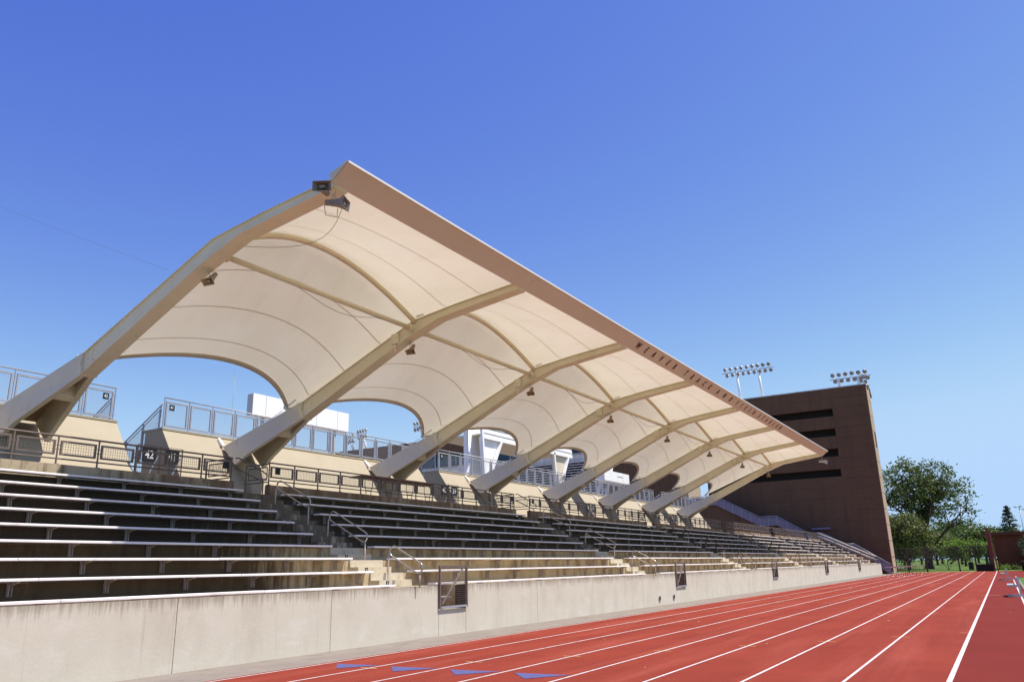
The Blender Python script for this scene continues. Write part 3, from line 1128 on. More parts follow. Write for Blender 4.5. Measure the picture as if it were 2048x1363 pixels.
def arch_pt(y0, u, dz=0.0):
    b = 4 * u * (1 - u)
    return Vector((-14.80 - 0.55 * b, y0 + u * S, 9.12 + 1.50 * b + dz))


def edge_pt(y0, u):
    b = 4 * u * (1 - u)
    return Vector((-20.62 + 1.66 * b, y0 + u * S, 7.10 + 0.66 * b + (0.0)))


def front_pt(y0, u):
    return Vector((-10.72, y0 + u * S, 9.86))


def surf(y0, u, v):
    """v in 0..1 rear edge -> arch crest, 1..2 arch -> fascia."""
    bl = 4 * u * (1 - u)
    A = arch_pt(y0, u, 0.12)
    A.z = max(A.z, prof_top(A.x) + 0.03)
    if v <= 1:
        E_ = edge_pt(y0, u)
        p = E_.lerp(A, v)
        p.z = p.z - 0.22 * bl * 4 * v * (1 - v)
        side = prof_top(p.x) + 0.03
    else:
        t = v - 1
        p = A.lerp(front_pt(y0, u), t)
        p.z = p.z - 0.16 * bl * 4 * t * (1 - t)
        side = prof_top(p.x) + 0.03
    k = (1 - bl) ** 6
    p.z = p.z * (1 - k) + max(side, p.z if v < 1 else side) * k
    return p


for i in range(7):
    y0 = FY[i]
    mb = MB()
    mb.tube([arch_pt(y0 + 0.0, 0.02 + 0.96 * k / ASEG) for k in range(ASEG + 1)], 0.085, 10)
    obj('arch', mb, 'steel_tan', canopy, True)
    mb = MB()
    mb.tube([(-14.93, y0 + 0.3, 9.02), (-14.93, y0 + S - 0.3, 9.02)], 0.075, 10)
    obj('tie_strut', mb, 'steel_tan', canopy, True)
    vsn, fs = [], []
    vv = [k / NV1 for k in range(NV1 + 1)] + [1 + k / NV2 for k in range(1, NV2 + 1)]
    for v in vv:
        for k in range(NU + 1):
            vsn.append(surf(y0, k / NU, v))
    for a in range(len(vv) - 1):
        for k in range(NU):
            q = a * (NU + 1) + k
            fs.append((q, q + 1, q + NU + 2, q + NU + 1))
    mb = MB()
    mb.add(vsn, fs)
    fab = obj('fabric_panel', mb, 'fabric', canopy, True)
    for v in (0.18, 0.46, 0.74, 1.30, 1.62):
        mb = MB()
        for k in range(NU):
            for u in (k / NU, (k + 1) / NU):
                pass
        pts = []
        for k in range(NU + 1):
            u = k / NU
            a, b = surf(y0, u, v - 0.0026), surf(y0, u, v + 0.0026)
            pts += [a + Vector((0, 0, -0.012)), b + Vector((0, 0, -0.012))]
        mb.add(pts, [(2 * k, 2 * k + 1, 2 * k + 3, 2 * k + 2) for k in range(NU)])
        obj('seam', mb, 'seam_line', canopy)
    # edge hem: strap along the scalloped rear edge
    mb = MB()
    pts = []
    for k in range(NU + 1):
        u = k / NU
        a, b = edge_pt(y0, u), surf(y0, u, 0.035)
        n = (b - a).normalized()
        pts += [a - n * 0.03 + Vector((0, 0, -0.02)), a + n * 0.14 + Vector((0, 0, -0.02)), a + n * 0.14 + Vector((0, 0, 0.02)), a - n * 0.03 + Vector((0, 0, 0.02))]
    fs = []
    for k in range(NU):
        for j in range(4):
            a, b = k * 4 + j, k * 4 + (j + 1) % 4
            fs.append((a, b, b + 4, a + 4))
    mb.add(pts, fs)
    obj('edge_hem', mb, 'steel_pale', canopy, True)
    # drooping cable along the strut
    mb = MB()
    mb.tube([(-14.93, y0 + 0.5 + k * (S - 1.4) / 12, 9.0 - 0.30 * max(0, math.sin(math.pi * 2 * k / 12 - 2.2)) - 0.04) for k in range(13)], 0.007, 5)
    obj('cable', mb, 'cable_dark', canopy, True)
# fascia: sloping face, back and lit flashing, in panels
FYa, FYb = FY[0] - 0.30, FY[7] + 0.55
FT, FB = (-10.46, 9.945), (-10.93, 9.585)
edges = [FYa] + [FY[i] + 0.12 for i in range(1, 7)] + [FYb]
fas = None
for a, b in zip(edges[:-1], edges[1:]):
    mb = MB()
    mb.prism_y([FT, FB, (-10.97, 9.62), (-10.80, 9.90), (-10.55, 9.97)], a + 0.004, b - 0.004)
    f_ = obj('fascia_panel', mb, 'fascia_pink', canopy)
    mb = MB()
    mb.prism_y([(-10.44, 9.935), (-10.44, 9.985), (-10.62, 10.0), (-10.62, 9.98)], a, b)
    obj('flashing', mb, 'flashing_white', canopy)
mb = MB()
mb.prism_y([(-10.47, 9.96), (-10.92, 9.60), (-10.97, 9.82)], FYa - 0.02, FYa - 0.005)
obj('fascia_end', mb, 'steel_pale', canopy)
# lettering
fv = Vector((FT[0] - FB[0], 0, FT[1] - FB[1]))
fh = fv.length
ang = math.atan2(fv.z, fv.x)            # slope of the face from +X
words = [('WEAVER', 27.65, 31.75), ('TRACK', 33.2, 36.65), ('AND', 38.0, 40.2), ('FIELD', 41.4, 44.8), ('STADIUM', 46.0, 51.2)]
mid = Vector((FB[0], 0, FB[1])) + fv * 0.5
nrm = Vector((fv.z, 0, -fv.x)).normalized()
mtx = Matrix(((0, fv.x / fh, nrm.x), (1, 0, 0), (0, fv.z / fh, nrm.z)))
for wd, a, b in words:
    for k, ch in enumerate(wd):
        y = a + (b - a) * k / (len(wd) - 1)
        o = put('letter', text_mesh(ch, 'letter_brown'), canopy, (0, 0, 0))
        pos = mid + nrm * 0.008 + Vector((0, y, 0))
        M4 = Matrix.Translation(pos - Vector(canopy.location)) @ mtx.to_4x4() @ Matrix.Diagonal((0.36, 0.40, 0.3, 1))
        o.matrix_basis = M4

# ------------------------------------------------------------------ loudspeakers


def horn(name, loc, rz, tilt, size, label, m='horn_grey'):
    """re-entrant horn: mouth towards local -Y."""
    e = empty(name, loc, label, 'loudspeaker', 'horn loudspeakers on the canopy')
    q = MB()
    st = [(-0.34, 0.30, 0.17), (-0.22, 0.20, 0.135), (-0.1, 0.13, 0.11), (0.06, 0.09, 0.09), (0.2, 0.085, 0.085)]
    v, f = [], []
    for y, hx, hz in st:
        v += [(-hx, y, -hz), (hx, y, -hz), (hx, y, hz), (-hx, y, hz)]
    n = len(st)
    for i in range(n - 1):
        for k in range(4):
            a, b = i * 4 + k, i * 4 + (k + 1) % 4
            f.append((a, b, b + 4, a + 4))
    f.append(tuple((n - 1) * 4 + k for k in range(4)))
    o0 = len(v)
    st2 = [(-0.34, 0.285, 0.155), (-0.22, 0.185, 0.12), (-0.1, 0.11, 0.09)]
    for y, hx, hz in st2:
        v += [(-hx, y, -hz), (hx, y, -hz), (hx, y, hz), (-hx, y, hz)]
    for i in range(2):
        for k in range(4):
            a, b = o0 + i * 4 + k, o0 + i * 4 + (k + 1) % 4
            f.append((a + 4, b + 4, b, a))
    f.append(tuple(o0 + 8 + k for k in (3, 2, 1, 0)))
    for k in range(4):
        f.append((k, o0 + k, o0 + (k + 1) % 4, (k + 1) % 4))
    q.add(v, f)
    rot = (R(tilt), 0, R(rz))
    h = put('horn_bell', q.mesh('horn_bell', m), e, (0, 0, 0), rot, (size,) * 3)
    q = MB()
    q.tube([(0, -0.11, 0), (0, -0.25, 0)], 0.055, 10)
    q.box(-0.085, 0.085, -0.29, -0.24, -0.045, 0.045)
    put('inner_horn', q.mesh('inner_horn', m), h, (0, 0, 0))
    q = MB()
    q.tube([(0, 0.2, 0), (0, 0.36, 0)], 0.1, 12)
    put('driver', q.mesh('driver', m), h, (0, 0, 0))
    q = MB()
    q.bar((-0.12, 0.1, 0.0), (-0.12, 0.1, 0.24), 0.012)
    q.bar((0.12, 0.1, 0.0), (0.12, 0.1, 0.24), 0.012)
    q.bar((-0.13, 0.1, 0.24), (0.13, 0.1, 0.24), 0.012)
    q.bar((0, 0.1, 0.24), (0, 0.1, 0.42), 0.014)
    put('bracket', q.mesh('bracket', 'bracket_steel'), h, (0, 0, 0))
    return e


horn('loudspeaker', (-11.0, FY[0] - 0.42, 9.40), 30, 6, 0.66, 'grey horn loudspeaker facing the camera under the near tip of the canopy')
horn('loudspeaker', (-10.80, FY[0] - 0.25, 9.10), 112, 8, 0.66, 'grey horn loudspeaker turned towards the track under the near tip of the canopy')
horn('loudspeaker', (-10.85, FY[7] + 0.1, 9.12), 80, 8, 0.8, 'pale horn loudspeaker under the far tip of the canopy', 'grey_paint')
for i, y in enumerate(FY):
    horn('loudspeaker', (-15.15, y + 0.12, 8.45), 10, 50, 0.55, 'tan horn loudspeaker under the %s canopy frame from the left' % ORD[i], 'steel_brown')
e = empty('speaker_cable', (-11, FY[0], 9.3), 'thin cable running from the corner loudspeakers along the canopy underside', 'cable')
mb = MB()
mb.tube([(-11.2, FY[0] - 0.2, 9.2), (-11.25, FY[0] - 0.1, 9.0), (-11.1, FY[0] + 0.1, 8.98), (-11.0, FY[0] + 0.0, 9.12)], 0.008, 5)
obj('slack_loop', mb, 'cable_dark', e, True)
mb = MB()
pts = [(-11.1 - 3.6 * k / 10, FY[0] + 0.3 + 0.9 * math.sin(math.pi * min(1, k / 10)), 9.45 - 0.12 * math.sin(math.pi * k / 10) - 0.02 * k) for k in range(11)]
mb.tube(pts, 0.006, 5)
obj('cable_run', mb, 'cable_dark', e, True)

# ------------------------------------------------------------------ tower
TY = 106.0
tower = empty('tower_building', (-21.9, TY, 0), 'tall dark brown concrete tower with four horizontal slots behind the stand', 'building')
TXL, TXR, TZ = -32.6, -11.25, 22.9
slots = [(11.72, 12.66), (14.25, 15.22), (16.8, 17.78), (19.35, 20.33)]
SX0, SX1 = -31.0, -15.52
lev = [-0.1]
for a, b in slots:
    lev += [a, b]
lev += [TZ]
def wall_stack(x0, x1, z0, z1):
    n = max(1, round((z1 - z0) / 1.27))
    for k in range(n):
        za, zb = z0 + (z1 - z0) * k / n, z0 + (z1 - z0) * (k + 1) / n
        mb = MB()
        mb.box(x0 + 0.008, x1 - 0.008, TY + random.uniform(-0.008, 0.008), TY + 0.3, za + (0.012 if k else 0), zb - (0.012 if k < n - 1 else 0))
        obj('wall_panel', mb, 'tower_brown', tower)
    mb = MB()
    mb.box(x0, x1, TY + 0.05, TY + 0.5, z0 + 0.003, z1 - 0.003)
    obj('wall_backing', mb, 'tower_brown', tower)


for a, b in zip(lev[0::2], lev[1::2]):
    wall_stack(SX0, SX1, a, b)
wall_stack(TXL, SX0, -0.1, TZ)
wall_stack(SX1, TXR, -0.1, TZ)
for a, b in slots:
    mb = MB()
    mb.box(SX0 - 0.2, SX1 + 0.2, TY + 1.4, TY + 1.5, a - 0.6, b + 0.3)
    obj('slot_back', mb, 'tower_dark', tower)
    mb = MB()
    mb.box(SX0 - 0.2, SX1 + 0.2, TY + 0.5, TY + 1.45, b + 0.302, b + 0.4)
    mb.box(SX0 - 0.2, SX1 + 0.2, TY + 0.502, TY + 1.45, a - 0.7, a - 0.602)
    obj('slot_floor', mb, 'tower_dark', tower)
mb = MB()
mb.box(TXL, TXR - 0.6, TY + 3.3, TY + 3.6, -0.1, TZ)
mb.box(TXL, TXL + 0.4, TY + 0.5, TY + 3.3, -0.1, TZ)
obj('rear_wall', mb, 'tower_brown', tower)
zz = 0.0
k = 0
while zz < TZ - 0.1:
    z1 = min(zz + 1.9, TZ)
    mb = MB()
    if 14.8 < zz < 16.9:
        mb.box(TXR - 0.5, TXR - 0.002, TY + 0.503, TY + 1.9, zz + 0.03, z1 - 0.03)
        mb.box(TXR - 0.5, TXR - 0.002, TY + 3.1, TY + 3.7, zz + 0.03, z1 - 0.03)
    else:
        mb.box(TXR - 0.5, TXR - 0.002, TY + 0.503, TY + 3.7, zz + 0.03, z1 - 0.03)
    obj('side_panel', mb, 'tower_tan', tower)
    zz = z1
mb = MB()
mb.box(TXR - 0.55, TXR - 0.1, TY + 0.503, TY + 3.65, 0, TZ)
obj('side_backing', mb, 'tower_dark', tower)
mb = MB()
mb.box(TXL - 0.06, TXR + 0.06, TY - 0.06, TY + 3.8, TZ + 0.002, TZ + 0.12)
obj('roof_coping', mb, 'galvanised', tower)
mb = MB()
mb.prism_x([(TY + 3.4, TZ + 0.1), (TY + 4.6, TZ - 1.0), (TY + 4.2, TZ - 1.0), (TY + 3.4, TZ - 0.6)], TXR - 0.4, TXR + 0.1)
obj('roof_spout', mb, 'tower_brown', tower)
for x in (-22.6, -19.6):
    mb = MB()
    mb.bar((x, TY - 0.02, TZ + 0.16), (x + 0.1, TY - 0.45, TZ + 0.05), 0.06)
    obj('roof_flood', mb, 'galvanised', tower)
mb = MB()
mb.box(-19.8, -17.6, TY - 0.5, TY - 0.002, 5.35, 5.6)
obj('wall_canopy', mb, 'stair_mesh', tower)


def lamp_meshes():
    mb = MB()
    pr = [(0.0, 0.06), (0.02, 0.30), (0.06, 0.31), (0.22, 0.22), (0.36, 0.12), (0.5, 0.11)]
    n = 12
    v, f = [], []
    for (d, r) in pr:
        v += [(r * math.cos(2 * math.pi * k / n), d, r * math.sin(2 * math.pi * k / n)) for k in range(n)]
    for i in range(1, len(pr) - 1):
        for k in range(n):
            a, b = i * n + k, i * n + (k + 1) % n
            f.append((a, b, b + n, a + n))
    f.append(tuple((len(pr) - 1) * n + k for k in range(n)))
    mb.add(v, f)
    a = mb.mesh('lamp_housing', 'galvanised', False)
    mb = MB()
    mb.tube([(0, 0.03, 0), (0, 0.0, 0)], [0.29, 0.27], 12)
    mb.tube([(0, 0.0, 0), (0, -0.02, 0)], [0.12, 0.05], 10)
    return a, mb.mesh('lens', 'lamp_lens')


LH, LL = lamp_meshes()


def rack(loc, cols, pitch, posts, ph, label, sc_=1.0, rz=0.0, lean=0.0, yaws=None, rows=(0.45, -0.42)):
    """floodlight rack: crossbar along local X with two rows of lamps, on posts."""
    e = empty('floodlight_rack', loc, label, 'floodlights', 'stadium floodlight racks', rz=rz)
    L = (cols - 1) * pitch
    mb = MB()
    mb.tube([(-L / 2 - 0.5, 0, ph), (L / 2 + 0.5, 0, ph)], 0.08 * sc_, 8)
    put('crossbar', mb.mesh('crossbar', 'galvanised'), e, (0, 0, 0))
    for px_ in posts:
        mb = MB()
        mb.tube([(px_ + lean, 0.05, 0), (px_, 0.05, ph + 0.05)], [0.2 * sc_, 0.16 * sc_], 10)
        mb.box(px_ + lean - 0.3, px_ + lean + 0.3, -0.25, 0.35, -0.1, 0.05)
        put('post', mb.mesh('post', 'white_paint', True), e, (0, 0, 0))
    for k in range(cols):
        for j, dz in enumerate(rows):
            yw = (yaws[k] if yaws else 0) + random.uniform(-8, 8)
            o = put('lamp', LH, e, (-L / 2 + k * pitch + (0.12 if j else -0.12), -0.18, ph + dz), (R(20 + random.uniform(-6, 6)), 0, R(yw)), (sc_,) * 3)
            put('lens', LL, o, (0, 0, 0))
            mb = MB()
    return e


rack((-26.1, TY + 2.0, TZ), 9, 0.76, (-1.6, 1.4), 4.4, 'wide floodlight rack on two tall white posts on the tower roof', 0.88, 0, 0.25, [-35, -35, -32, -30, -28, -22, -15, -8, 0])
rack((-13.0, TY + 1.0, TZ), 6, 0.78, (-1.4, 0.9), 1.3, 'low floodlight rack on the roof corner of the tower', 0.9, 0, 0.0, [0, 2, 0, 0, 5, 10], (0.5, -0.32))
e = empty('floodlight_cluster', (-11.5, TY + 2.0, TZ), 'dense cluster of floodlights hanging over the right corner of the tower roof', 'floodlights')
for k in range(9):
    o = put('lamp', LH, e, (random.uniform(-0.5, 0.5), random.uniform(-0.7, 1.2), 0.2 + random.uniform(-0.4, 1.4)), (R(random.uniform(5, 30)), 0, R(random.uniform(20, 110))), (0.95,) * 3)
    put('lens', LL, o, (0, 0, 0))
mb = MB()
mb.tube([(0, -1.0, 0.5), (0, 1.6, 0.5)], 0.06, 8)
mb.tube([(0, 0, 0), (0, 0, 0.6)], 0.08, 8)
put('crossbar', mb.mesh('crossbar', 'galvanised'), e, (0, 0, 0))

# ------------------------------------------------------------------ stair in front of the tower
SY0, SY1 = 103.4, 105.6
stair = empty('exit_stair', (-22, 104.5, 0), 'long switch of stairs with purple-grey mesh sides descending along the brown tower', 'stairs')
line = [(-34.5, 9.15), (-31.0, 9.15), (-25.5, 6.2), (-23.4, 6.2), (-19.9, 4.0), (-18.3, 3.95), (-15.8, 2.55), (-14.8, 2.5), (-11.1, 0.05)]
for (xa, za), (xb, zb) in zip(line[:-1], line[1:]):
    mb = MB()
    mb.prism_y([(xa, za), (xb, zb), (xb, zb - 0.25), (xa, za - 0.25)], SY0 + 0.06, SY1)
    obj('landing' if abs(za - zb) < 0.2 else 'flight', mb, 'tower_brown', stair)
    n = max(1, round(math.hypot(xb - xa, zb - za) / 1.35))
    for k in range(n):
        t0, t1 = k / n, (k + 1) / n
        x0, z0 = xa + (xb - xa) * t0 + 0.03, za + (zb - za) * t0
        x1, z1 = xa + (xb - xa) * t1 - 0.03, za + (zb - za) * t1
        mb = MB()
        mb.prism_y([(x0, z0 - 0.18), (x1, z1 - 0.18), (x1, z1 + 0.84), (x0, z0 + 0.84)], SY0, SY0 + 0.03)
        obj('side_panel', mb, 'stair_mesh', stair)
        mb = MB()
        mb.box(x0 - 0.05, x0 - 0.005, SY0 - 0.02, SY0 + 0.05, z0 - 0.2, z0 + 0.95)
        obj('post', mb, 'rail_grey', stair)
    mb = MB()
    mb.tube([(xa, SY0 + 0.015, za + 0.98), (xb, SY0 + 0.015, zb + 0.98)], 0.045, 8)
    obj('top_rail', mb, 'rail_grey', stair, True)
mb = MB()
mb.prism_y([(-34.5, 0), (-34.5, 8.88), (-31.0, 8.88), (-25.4, 5.9), (-25.4, 0)], SY0 + 0.3, SY1 - 0.2)
obj('support_wall', mb, 'tower_brown', stair)
mb = MB()
mb.prism_y([(-18.3, 0), (-18.3, 3.65), (-15.8, 2.25), (-11.9, 0.3), (-11.9, 0)], SY0 + 0.3, SY1 - 0.2)
obj('support_wall', mb, 'tower_brown', stair)
# sloping rails at the end of the stand
for k, (y, lab) in enumerate(((99.9, 'left'), (101.4, 'right'))):
    e = empty('end_railing', (-15, y, 2), 'sloping brown pipe railing down the far end of the stand, %s one' % lab, 'railing', 'sloping railings at the far end of the stand')
    for dz in (0.95, 0.6):
        mb = MB()
        mb.tube([(XP, y, 3.85 + dz), (XW - 0.1, y, 1.0 + dz)], 0.03, 8)
        obj('rail', mb, 'steel_pale', e, True)
    for j in range(5):
        x = XP + 0.4 + j * 1.35
        mb = MB()
        mb.box(x - 0.025, x + 0.025, y - 0.025, y + 0.025, 0.9 + (XW - x) * -(-0.46) * 1 if False else 3.85 + (x - XP) * (1.0 - 3.85) / (XW - 0.1 - XP) - 0.2, 3.85 + (x - XP) * (1.0 - 3.85) / (XW - 0.1 - XP) + 0.95)
        obj('post', mb, 'rail_brown', e)

# ------------------------------------------------------------------ football stadium behind
far = empty('far_stand', (-90, 120, 0), 'far stadium stand of white bench rows on dark steps seen under the canopy', 'grandstand')
mb = MB()
poly = [(120.0, 0.0)]
NR = 30
for i in range(NR):
    poly += [(120 + i * 0.9, 4 + i * 0.62), (120 + (i + 1) * 0.9, 4 + i * 0.62)]
poly += [(120 + NR * 0.9, 0)]
mb.prism_x(poly, -175, -58)
obj('stepped_seating', mb, 'tower_dark', far)
for i in range(NR):
    mb = MB()
    y, z = 120.25 + i * 0.9, 4.4 + i * 0.62
    mb.box(-175, -58.2, y, y + 0.3, z, z + 0.09)
    obj('bench_row', mb, 'aluminium', far)
mb = MB()
for i in range(0, NR):
    for k in range(0, 60):
        x = -174 + k * 1.95 + (i % 2) * 0.9
        mb.box(x, x + 0.07, 120.4 + i * 0.9, 120.45 + i * 0.9, 4.0 + i * 0.62, 4.4 + i * 0.62)
o = obj('bench_legs', mb, 'galvanised', far)
o['kind'] = 'stuff'
mb = MB()
zt = 4 + NR * 0.62
for k in range(48):
    x = -172 + k * 2.4
    mb.box(x, x + 0.35, 147.2, 147.3, zt, zt + 1.6)
mb.box(-174, -58, 147.2, 147.3, zt + 1.6, zt + 1.75)
o = obj('back_railing', mb, 'galvanised', far)
mb = MB()
mb.box(-174, -58, 147.5, 147.6, zt, zt + 1.5)
obj('back_panel', mb, 'grey_paint', far)
press = empty('press_building', (-105, 155, 0), 'long brown building with a band of dark glass above the far stand', 'building')
mb = MB()
mb.box(-175, -52, 152, 160, 0, 25.4)
obj('lower_wall', mb, 'tower_brown', press)
mb = MB()
mb.box(-172, -52, 151.8, 160, 28.0, 31.8)
obj('upper_wall', mb, 'tower_brown', press)
for k in range(24):
    mb = MB()
    mb.box(-172 + k * 5.0 + 0.08, -172 + (k + 1) * 5.0 - 0.08, 153.0, 153.05, 25.4, 28.0)
    obj('window_pane', mb, 'glass_dark', press)
mb = MB()
for k in range(25):
    mb.box(-172 + k * 5.0 - 0.08, -172 + k * 5.0 + 0.08, 152.9, 153.06, 25.4, 28.0)
obj('mullions', mb, 'galvanised', press)
mb = MB()
for k in range(8):
    mb.box(-175, -52, 151.9, 152, 17.2 + k * 1.0, 17.5 + k * 1.0)
obj('louvre_bands', mb, 'tower_tan', press)
t2 = empty('brown_tower', (-50, 132, 0), 'second dark brown tower seen through the canopy openings', 'building')
mb = MB()
mb.box(-57.5, -44.2, 129, 136, 0, 22)
obj('wall', mb, 'tower_brown', t2)
mb = MB()
mb.box(-44.19, -43.2, 129.3, 136, 0, 22)
obj('side_wall', mb, 'tower_tan', t2)
# white scoreboard backs (parallel to the stand)
sbx = -45
e = empty('scoreboard', (sbx, 43.5, 6), 'large white panelled scoreboard back behind the first canopy frames', 'scoreboard')
yy = [38.5, 39.75, 45.0, 47.35, 48.7]
for a, b in zip(yy[:-1], yy[1:]):
    mb = MB()
    mb.box(sbx - 0.5, sbx, a + 0.02, b - 0.02, 12.75, 14.38)
    obj('panel', mb, 'white_paint', e)
mb = MB()
mb.box(sbx - 0.6, sbx - 0.03, 38.5, 48.7, 12.80, 14.33)
obj('panel_backing', mb, 'grey_paint', e)
for y in (39.75, 47.35):
    mb = MB()
    mb.box(sbx - 0.4, sbx - 0.2, y - 0.1, y + 0.1, 0, 12.8)
    obj('leg', mb, 'grey_paint', e)
# white steel frame with V legs
e = empty('white_steel_frame', (-33.5, 57, 4), 'white steel video board frame with V legs and a wide column behind the fourth frame', 'steel frame')
mb = MB()
mb.box(-34.6, -34.0, 50.5, 52.3, 0, 13.2)
obj('column', mb, 'white_paint', e)
mb = MB()
mb.tube([(-33.95, 50.25, 0), (-33.95, 50.25, 13.0)], 0.07, 8)
mb.tube([(-33.95, 50.45, 0), (-33.95, 50.45, 13.0)], 0.05, 8)
obj('conduit', mb, 'galvanised', e, True)
for y in (51.2, 63.0):
    mb = MB()
    mb.bar((-33.0, y - 0.15, 7.6), (-33.0, y - 0.55, 12.2), 0.1)
    obj('leg', mb, 'white_paint', e)
    mb = MB()
    mb.bar((-33.0, y + 0.0, 7.6), (-33.0, y + 2.4, 11.6), 0.11)
    obj('leg', mb, 'white_paint', e)
    mb = MB()
    mb.add([(-33.15, y - 0.1, 7.7), (-33.15, y - 0.5, 11.5), (-33.15, y + 2.25, 11.5), (-33.3, y - 0.1, 7.7), (-33.3, y - 0.5, 11.5), (-33.3, y + 2.25, 11.5)], [(0, 1, 2), (5, 4, 3), (0, 2, 5, 3), (0, 3, 4, 1), (1, 4, 5, 2)])
    obj('web_plate', mb, 'white_paint' if y < 60 else 'cream_paint', e)
mb = MB()
for k in range(4):
    mb.box(-33.2, -32.95 + 0.04 * (k % 2), 50.8, 66.0, 11.60 + k * 0.2, 11.60 + k * 0.2 + 0.17)
obj('deck_siding', mb, 'white_paint', e)
mb = MB()
mb.box(-37.5, -33.21, 50.8, 66.0, 11.62, 11.75)
obj('deck', mb, 'cream_paint', e)
mb = MB()
mb.box(-33.1, -32.9, 50.8, 66.0, 11.35, 11.58)
obj('edge_beam', mb, 'white_paint', e)
mb = MB()
mb.tube([(-33.4, 48.6, 6.0), (-33.4, 48.7, 7.4), (-33.4, 49.0, 8.3), (-33.5, 49.9, 9.4)], 0.13, 8)
obj('drain_pipe', mb, 'grey_paint', e, True)
e = empty('white_signboard', (-31, 71, 6), 'white panelled signboard box on leaning lattice legs behind the sixth frame', 'signboard')
yy = [68.8, 70.3, 71.8, 73.3, 74.8]
for a, b in zip(yy[:-1], yy[1:]):
    mb = MB()
    mb.box(-32.0, -31.0, a + 0.015, b - 0.015, 9.45, 10.42)
    obj('panel', mb, 'white_paint', e)
mb = MB()
mb.box(-31.9, -31.04, 68.85, 74.75, 9.5, 10.38)
obj('panel_backing', mb, 'grey_paint', e)
mb = MB()
mb.box(-30.995, -30.985, 71.9, 73.2, 9.98, 10.06)
obj('name_strip', mb, 'galvanised', e)
for dy in (0, 1.9):
    mb = MB()
    mb.bar((-32.3, 68.6 + dy, 6.0), (-32.3, 73.0 + dy, 13.5), 0.11)
    obj('leg', mb, 'white_paint', e)
mb = MB()
for k in range(16):
    z = 6.2 + k * 0.45
    y = 68.6 + (z - 6) * 4.4 / 7.5
    mb.bar((-32.3, y, z), (-32.3, y + 1.9 + (0.26 if k % 2 else 0), z + (0.45 if k % 2 else 0)), 0.035)
obj('lattice', mb, 'white_paint', e)
for k, (x, z0, z1, lean, lab) in enumerate(((-118.0, 31.8, 35.9, 2.4, 'distant floodlight rack on a leaning white post left of the third frame'), (-136.5, 31.6, 35.9, 2.4, 'distant floodlight rack on a leaning white post right of the scoreboard'), (-140.8, 31.6, 34.9, 2.4, 'distant floodlight rack partly hidden by the scoreboard'))):
    rack((x, 153, z0), 4, 1.25, (0.0,), z1 - z0, lab, 1.6, R(-18), lean, None, (0.75, -0.75))

# ------------------------------------------------------------------ hurdles, benches at the right
mb = MB()
mb.box(-0.6, 0.6, -0.02, 0.02, 0.84, 0.92)
HB = mb.mesh('top_bar', 'hurdle_wood')
mb = MB()
mb.tube([(0, 0, 0.02), (0, 0, 0.84)], 0.022, 6)
HL = mb.mesh('upright', 'rust_post')
mb = MB()
mb.box(-0.025, 0.025, -0.05, 0.7, 0.0, 0.05)
HF = mb.mesh('foot', 'aluminium')
NHUR = 7
for k in range(NHUR):
    lab = 'nearest hurdle of the row standing at the far left of the track' if k == 0 else ('last hurdle of the row, nearest the far fence' if k == NHUR - 1 else 'hurdle in the middle of the row at the far left of the track')
    e = empty('hurdle', (-9.0 + 0.22 * k, 84.0 + 1.9 * k, 0.004), lab, 'hurdle', 'hurdles at the far end of the track', rz=R(random.uniform(-6, 6)))
    put('top_bar', HB, e, (0, 0, 0))
    for s in (-1, 1):
        put('upright', HL, e, (s * 0.5, 0, 0))
        put('foot', HF, e, (s * 0.5, 0, 0))


def track_bench(loc, rz, label):
    e = empty('track_bench', loc, label, 'bench', rz=rz)
    for dx in (0.0,):
        for yy in (-0.75, 0.75):
            mb = MB()
            mb.box(-0.03, 0.03, yy - 0.03, yy + 0.03, 0.03, 0.74)
            put('post', mb.mesh('post', 'galvanised'), e, (0, 0, 0))
            mb = MB()
            mb.box(-0.45, 0.35, yy - 0.04, yy + 0.04, 0.005, 0.045)
            put('foot', mb.mesh('foot', 'galvanised'), e, (0, 0, 0))
            mb = MB()
            mb.bar((0, yy, 0.40), (-0.38, yy, 0.40), 0.025)
            put('seat_arm', mb.mesh('seat_arm', 'galvanised'), e, (0, 0, 0))
    mb = MB()
    mb.box(-0.42, -0.14, -1.0, 1.0, 0.43, 0.47)
    put('seat', mb.mesh('seat', 'galvanised'), e, (0, 0, 0))
    mb = MB()
    mb.box(-0.075, -0.035, -1.0, 1.0, 0.60, 0.76)
    put('backrest', mb.mesh('backrest', 'galvanised'), e, (0, 0, 0))


track_bench((0.50, 39.4, 0.0), 0, 'aluminium team bench on the inner edge of the track, nearer one')
track_bench((0.2, 68.0, 0.0), 0, 'aluminium team bench on the inner edge of the track, farther one')

# ------------------------------------------------------------------ fence, pillar, buildings, box at the far end
FYN = 113.0
fence = empty('mesh_fence', (-6, FYN, 0), 'dark chain link fence with gates across the far end of the track', 'fence')
for x in (-11.6, -10.2, -8.15, -4.6, -2.8, -1.3):
    mb = MB()
    mb.box(x - 0.09, x + 0.09, FYN - 0.09, FYN + 0.09, 0, 2.95)
    obj('post', mb, 'fence_dark', fence)
for z in (0.12, 2.9):
    mb = MB()
    mb.tube([(-11.6, FYN, z), (-1.2, FYN, z)], 0.035, 6)
    obj('rail', mb, 'fence_dark', fence)
mb = MB()
mb.bar((-8.1, FYN, 2.85), (-7.0, FYN, 1.2), 0.02)
mb.bar((-6.4, FYN, 1.4), (-5.8, FYN, 0.1), 0.02)
mb.bar((-5.2, FYN, 1.4), (-5.8, FYN, 0.1), 0.02)
mb.bar((-5.8, FYN, 0.1), (-5.8, FYN, 2.8), 0.025)
obj('brace', mb, 'fence_dark', fence)
mb = MB()
n = 0
x = -11.6
while x < -1.2:
    mb.bar((x, FYN, 0.12), (x + 0.0, FYN, 2.9), 0.011)
    x += 0.12
z = 0.2
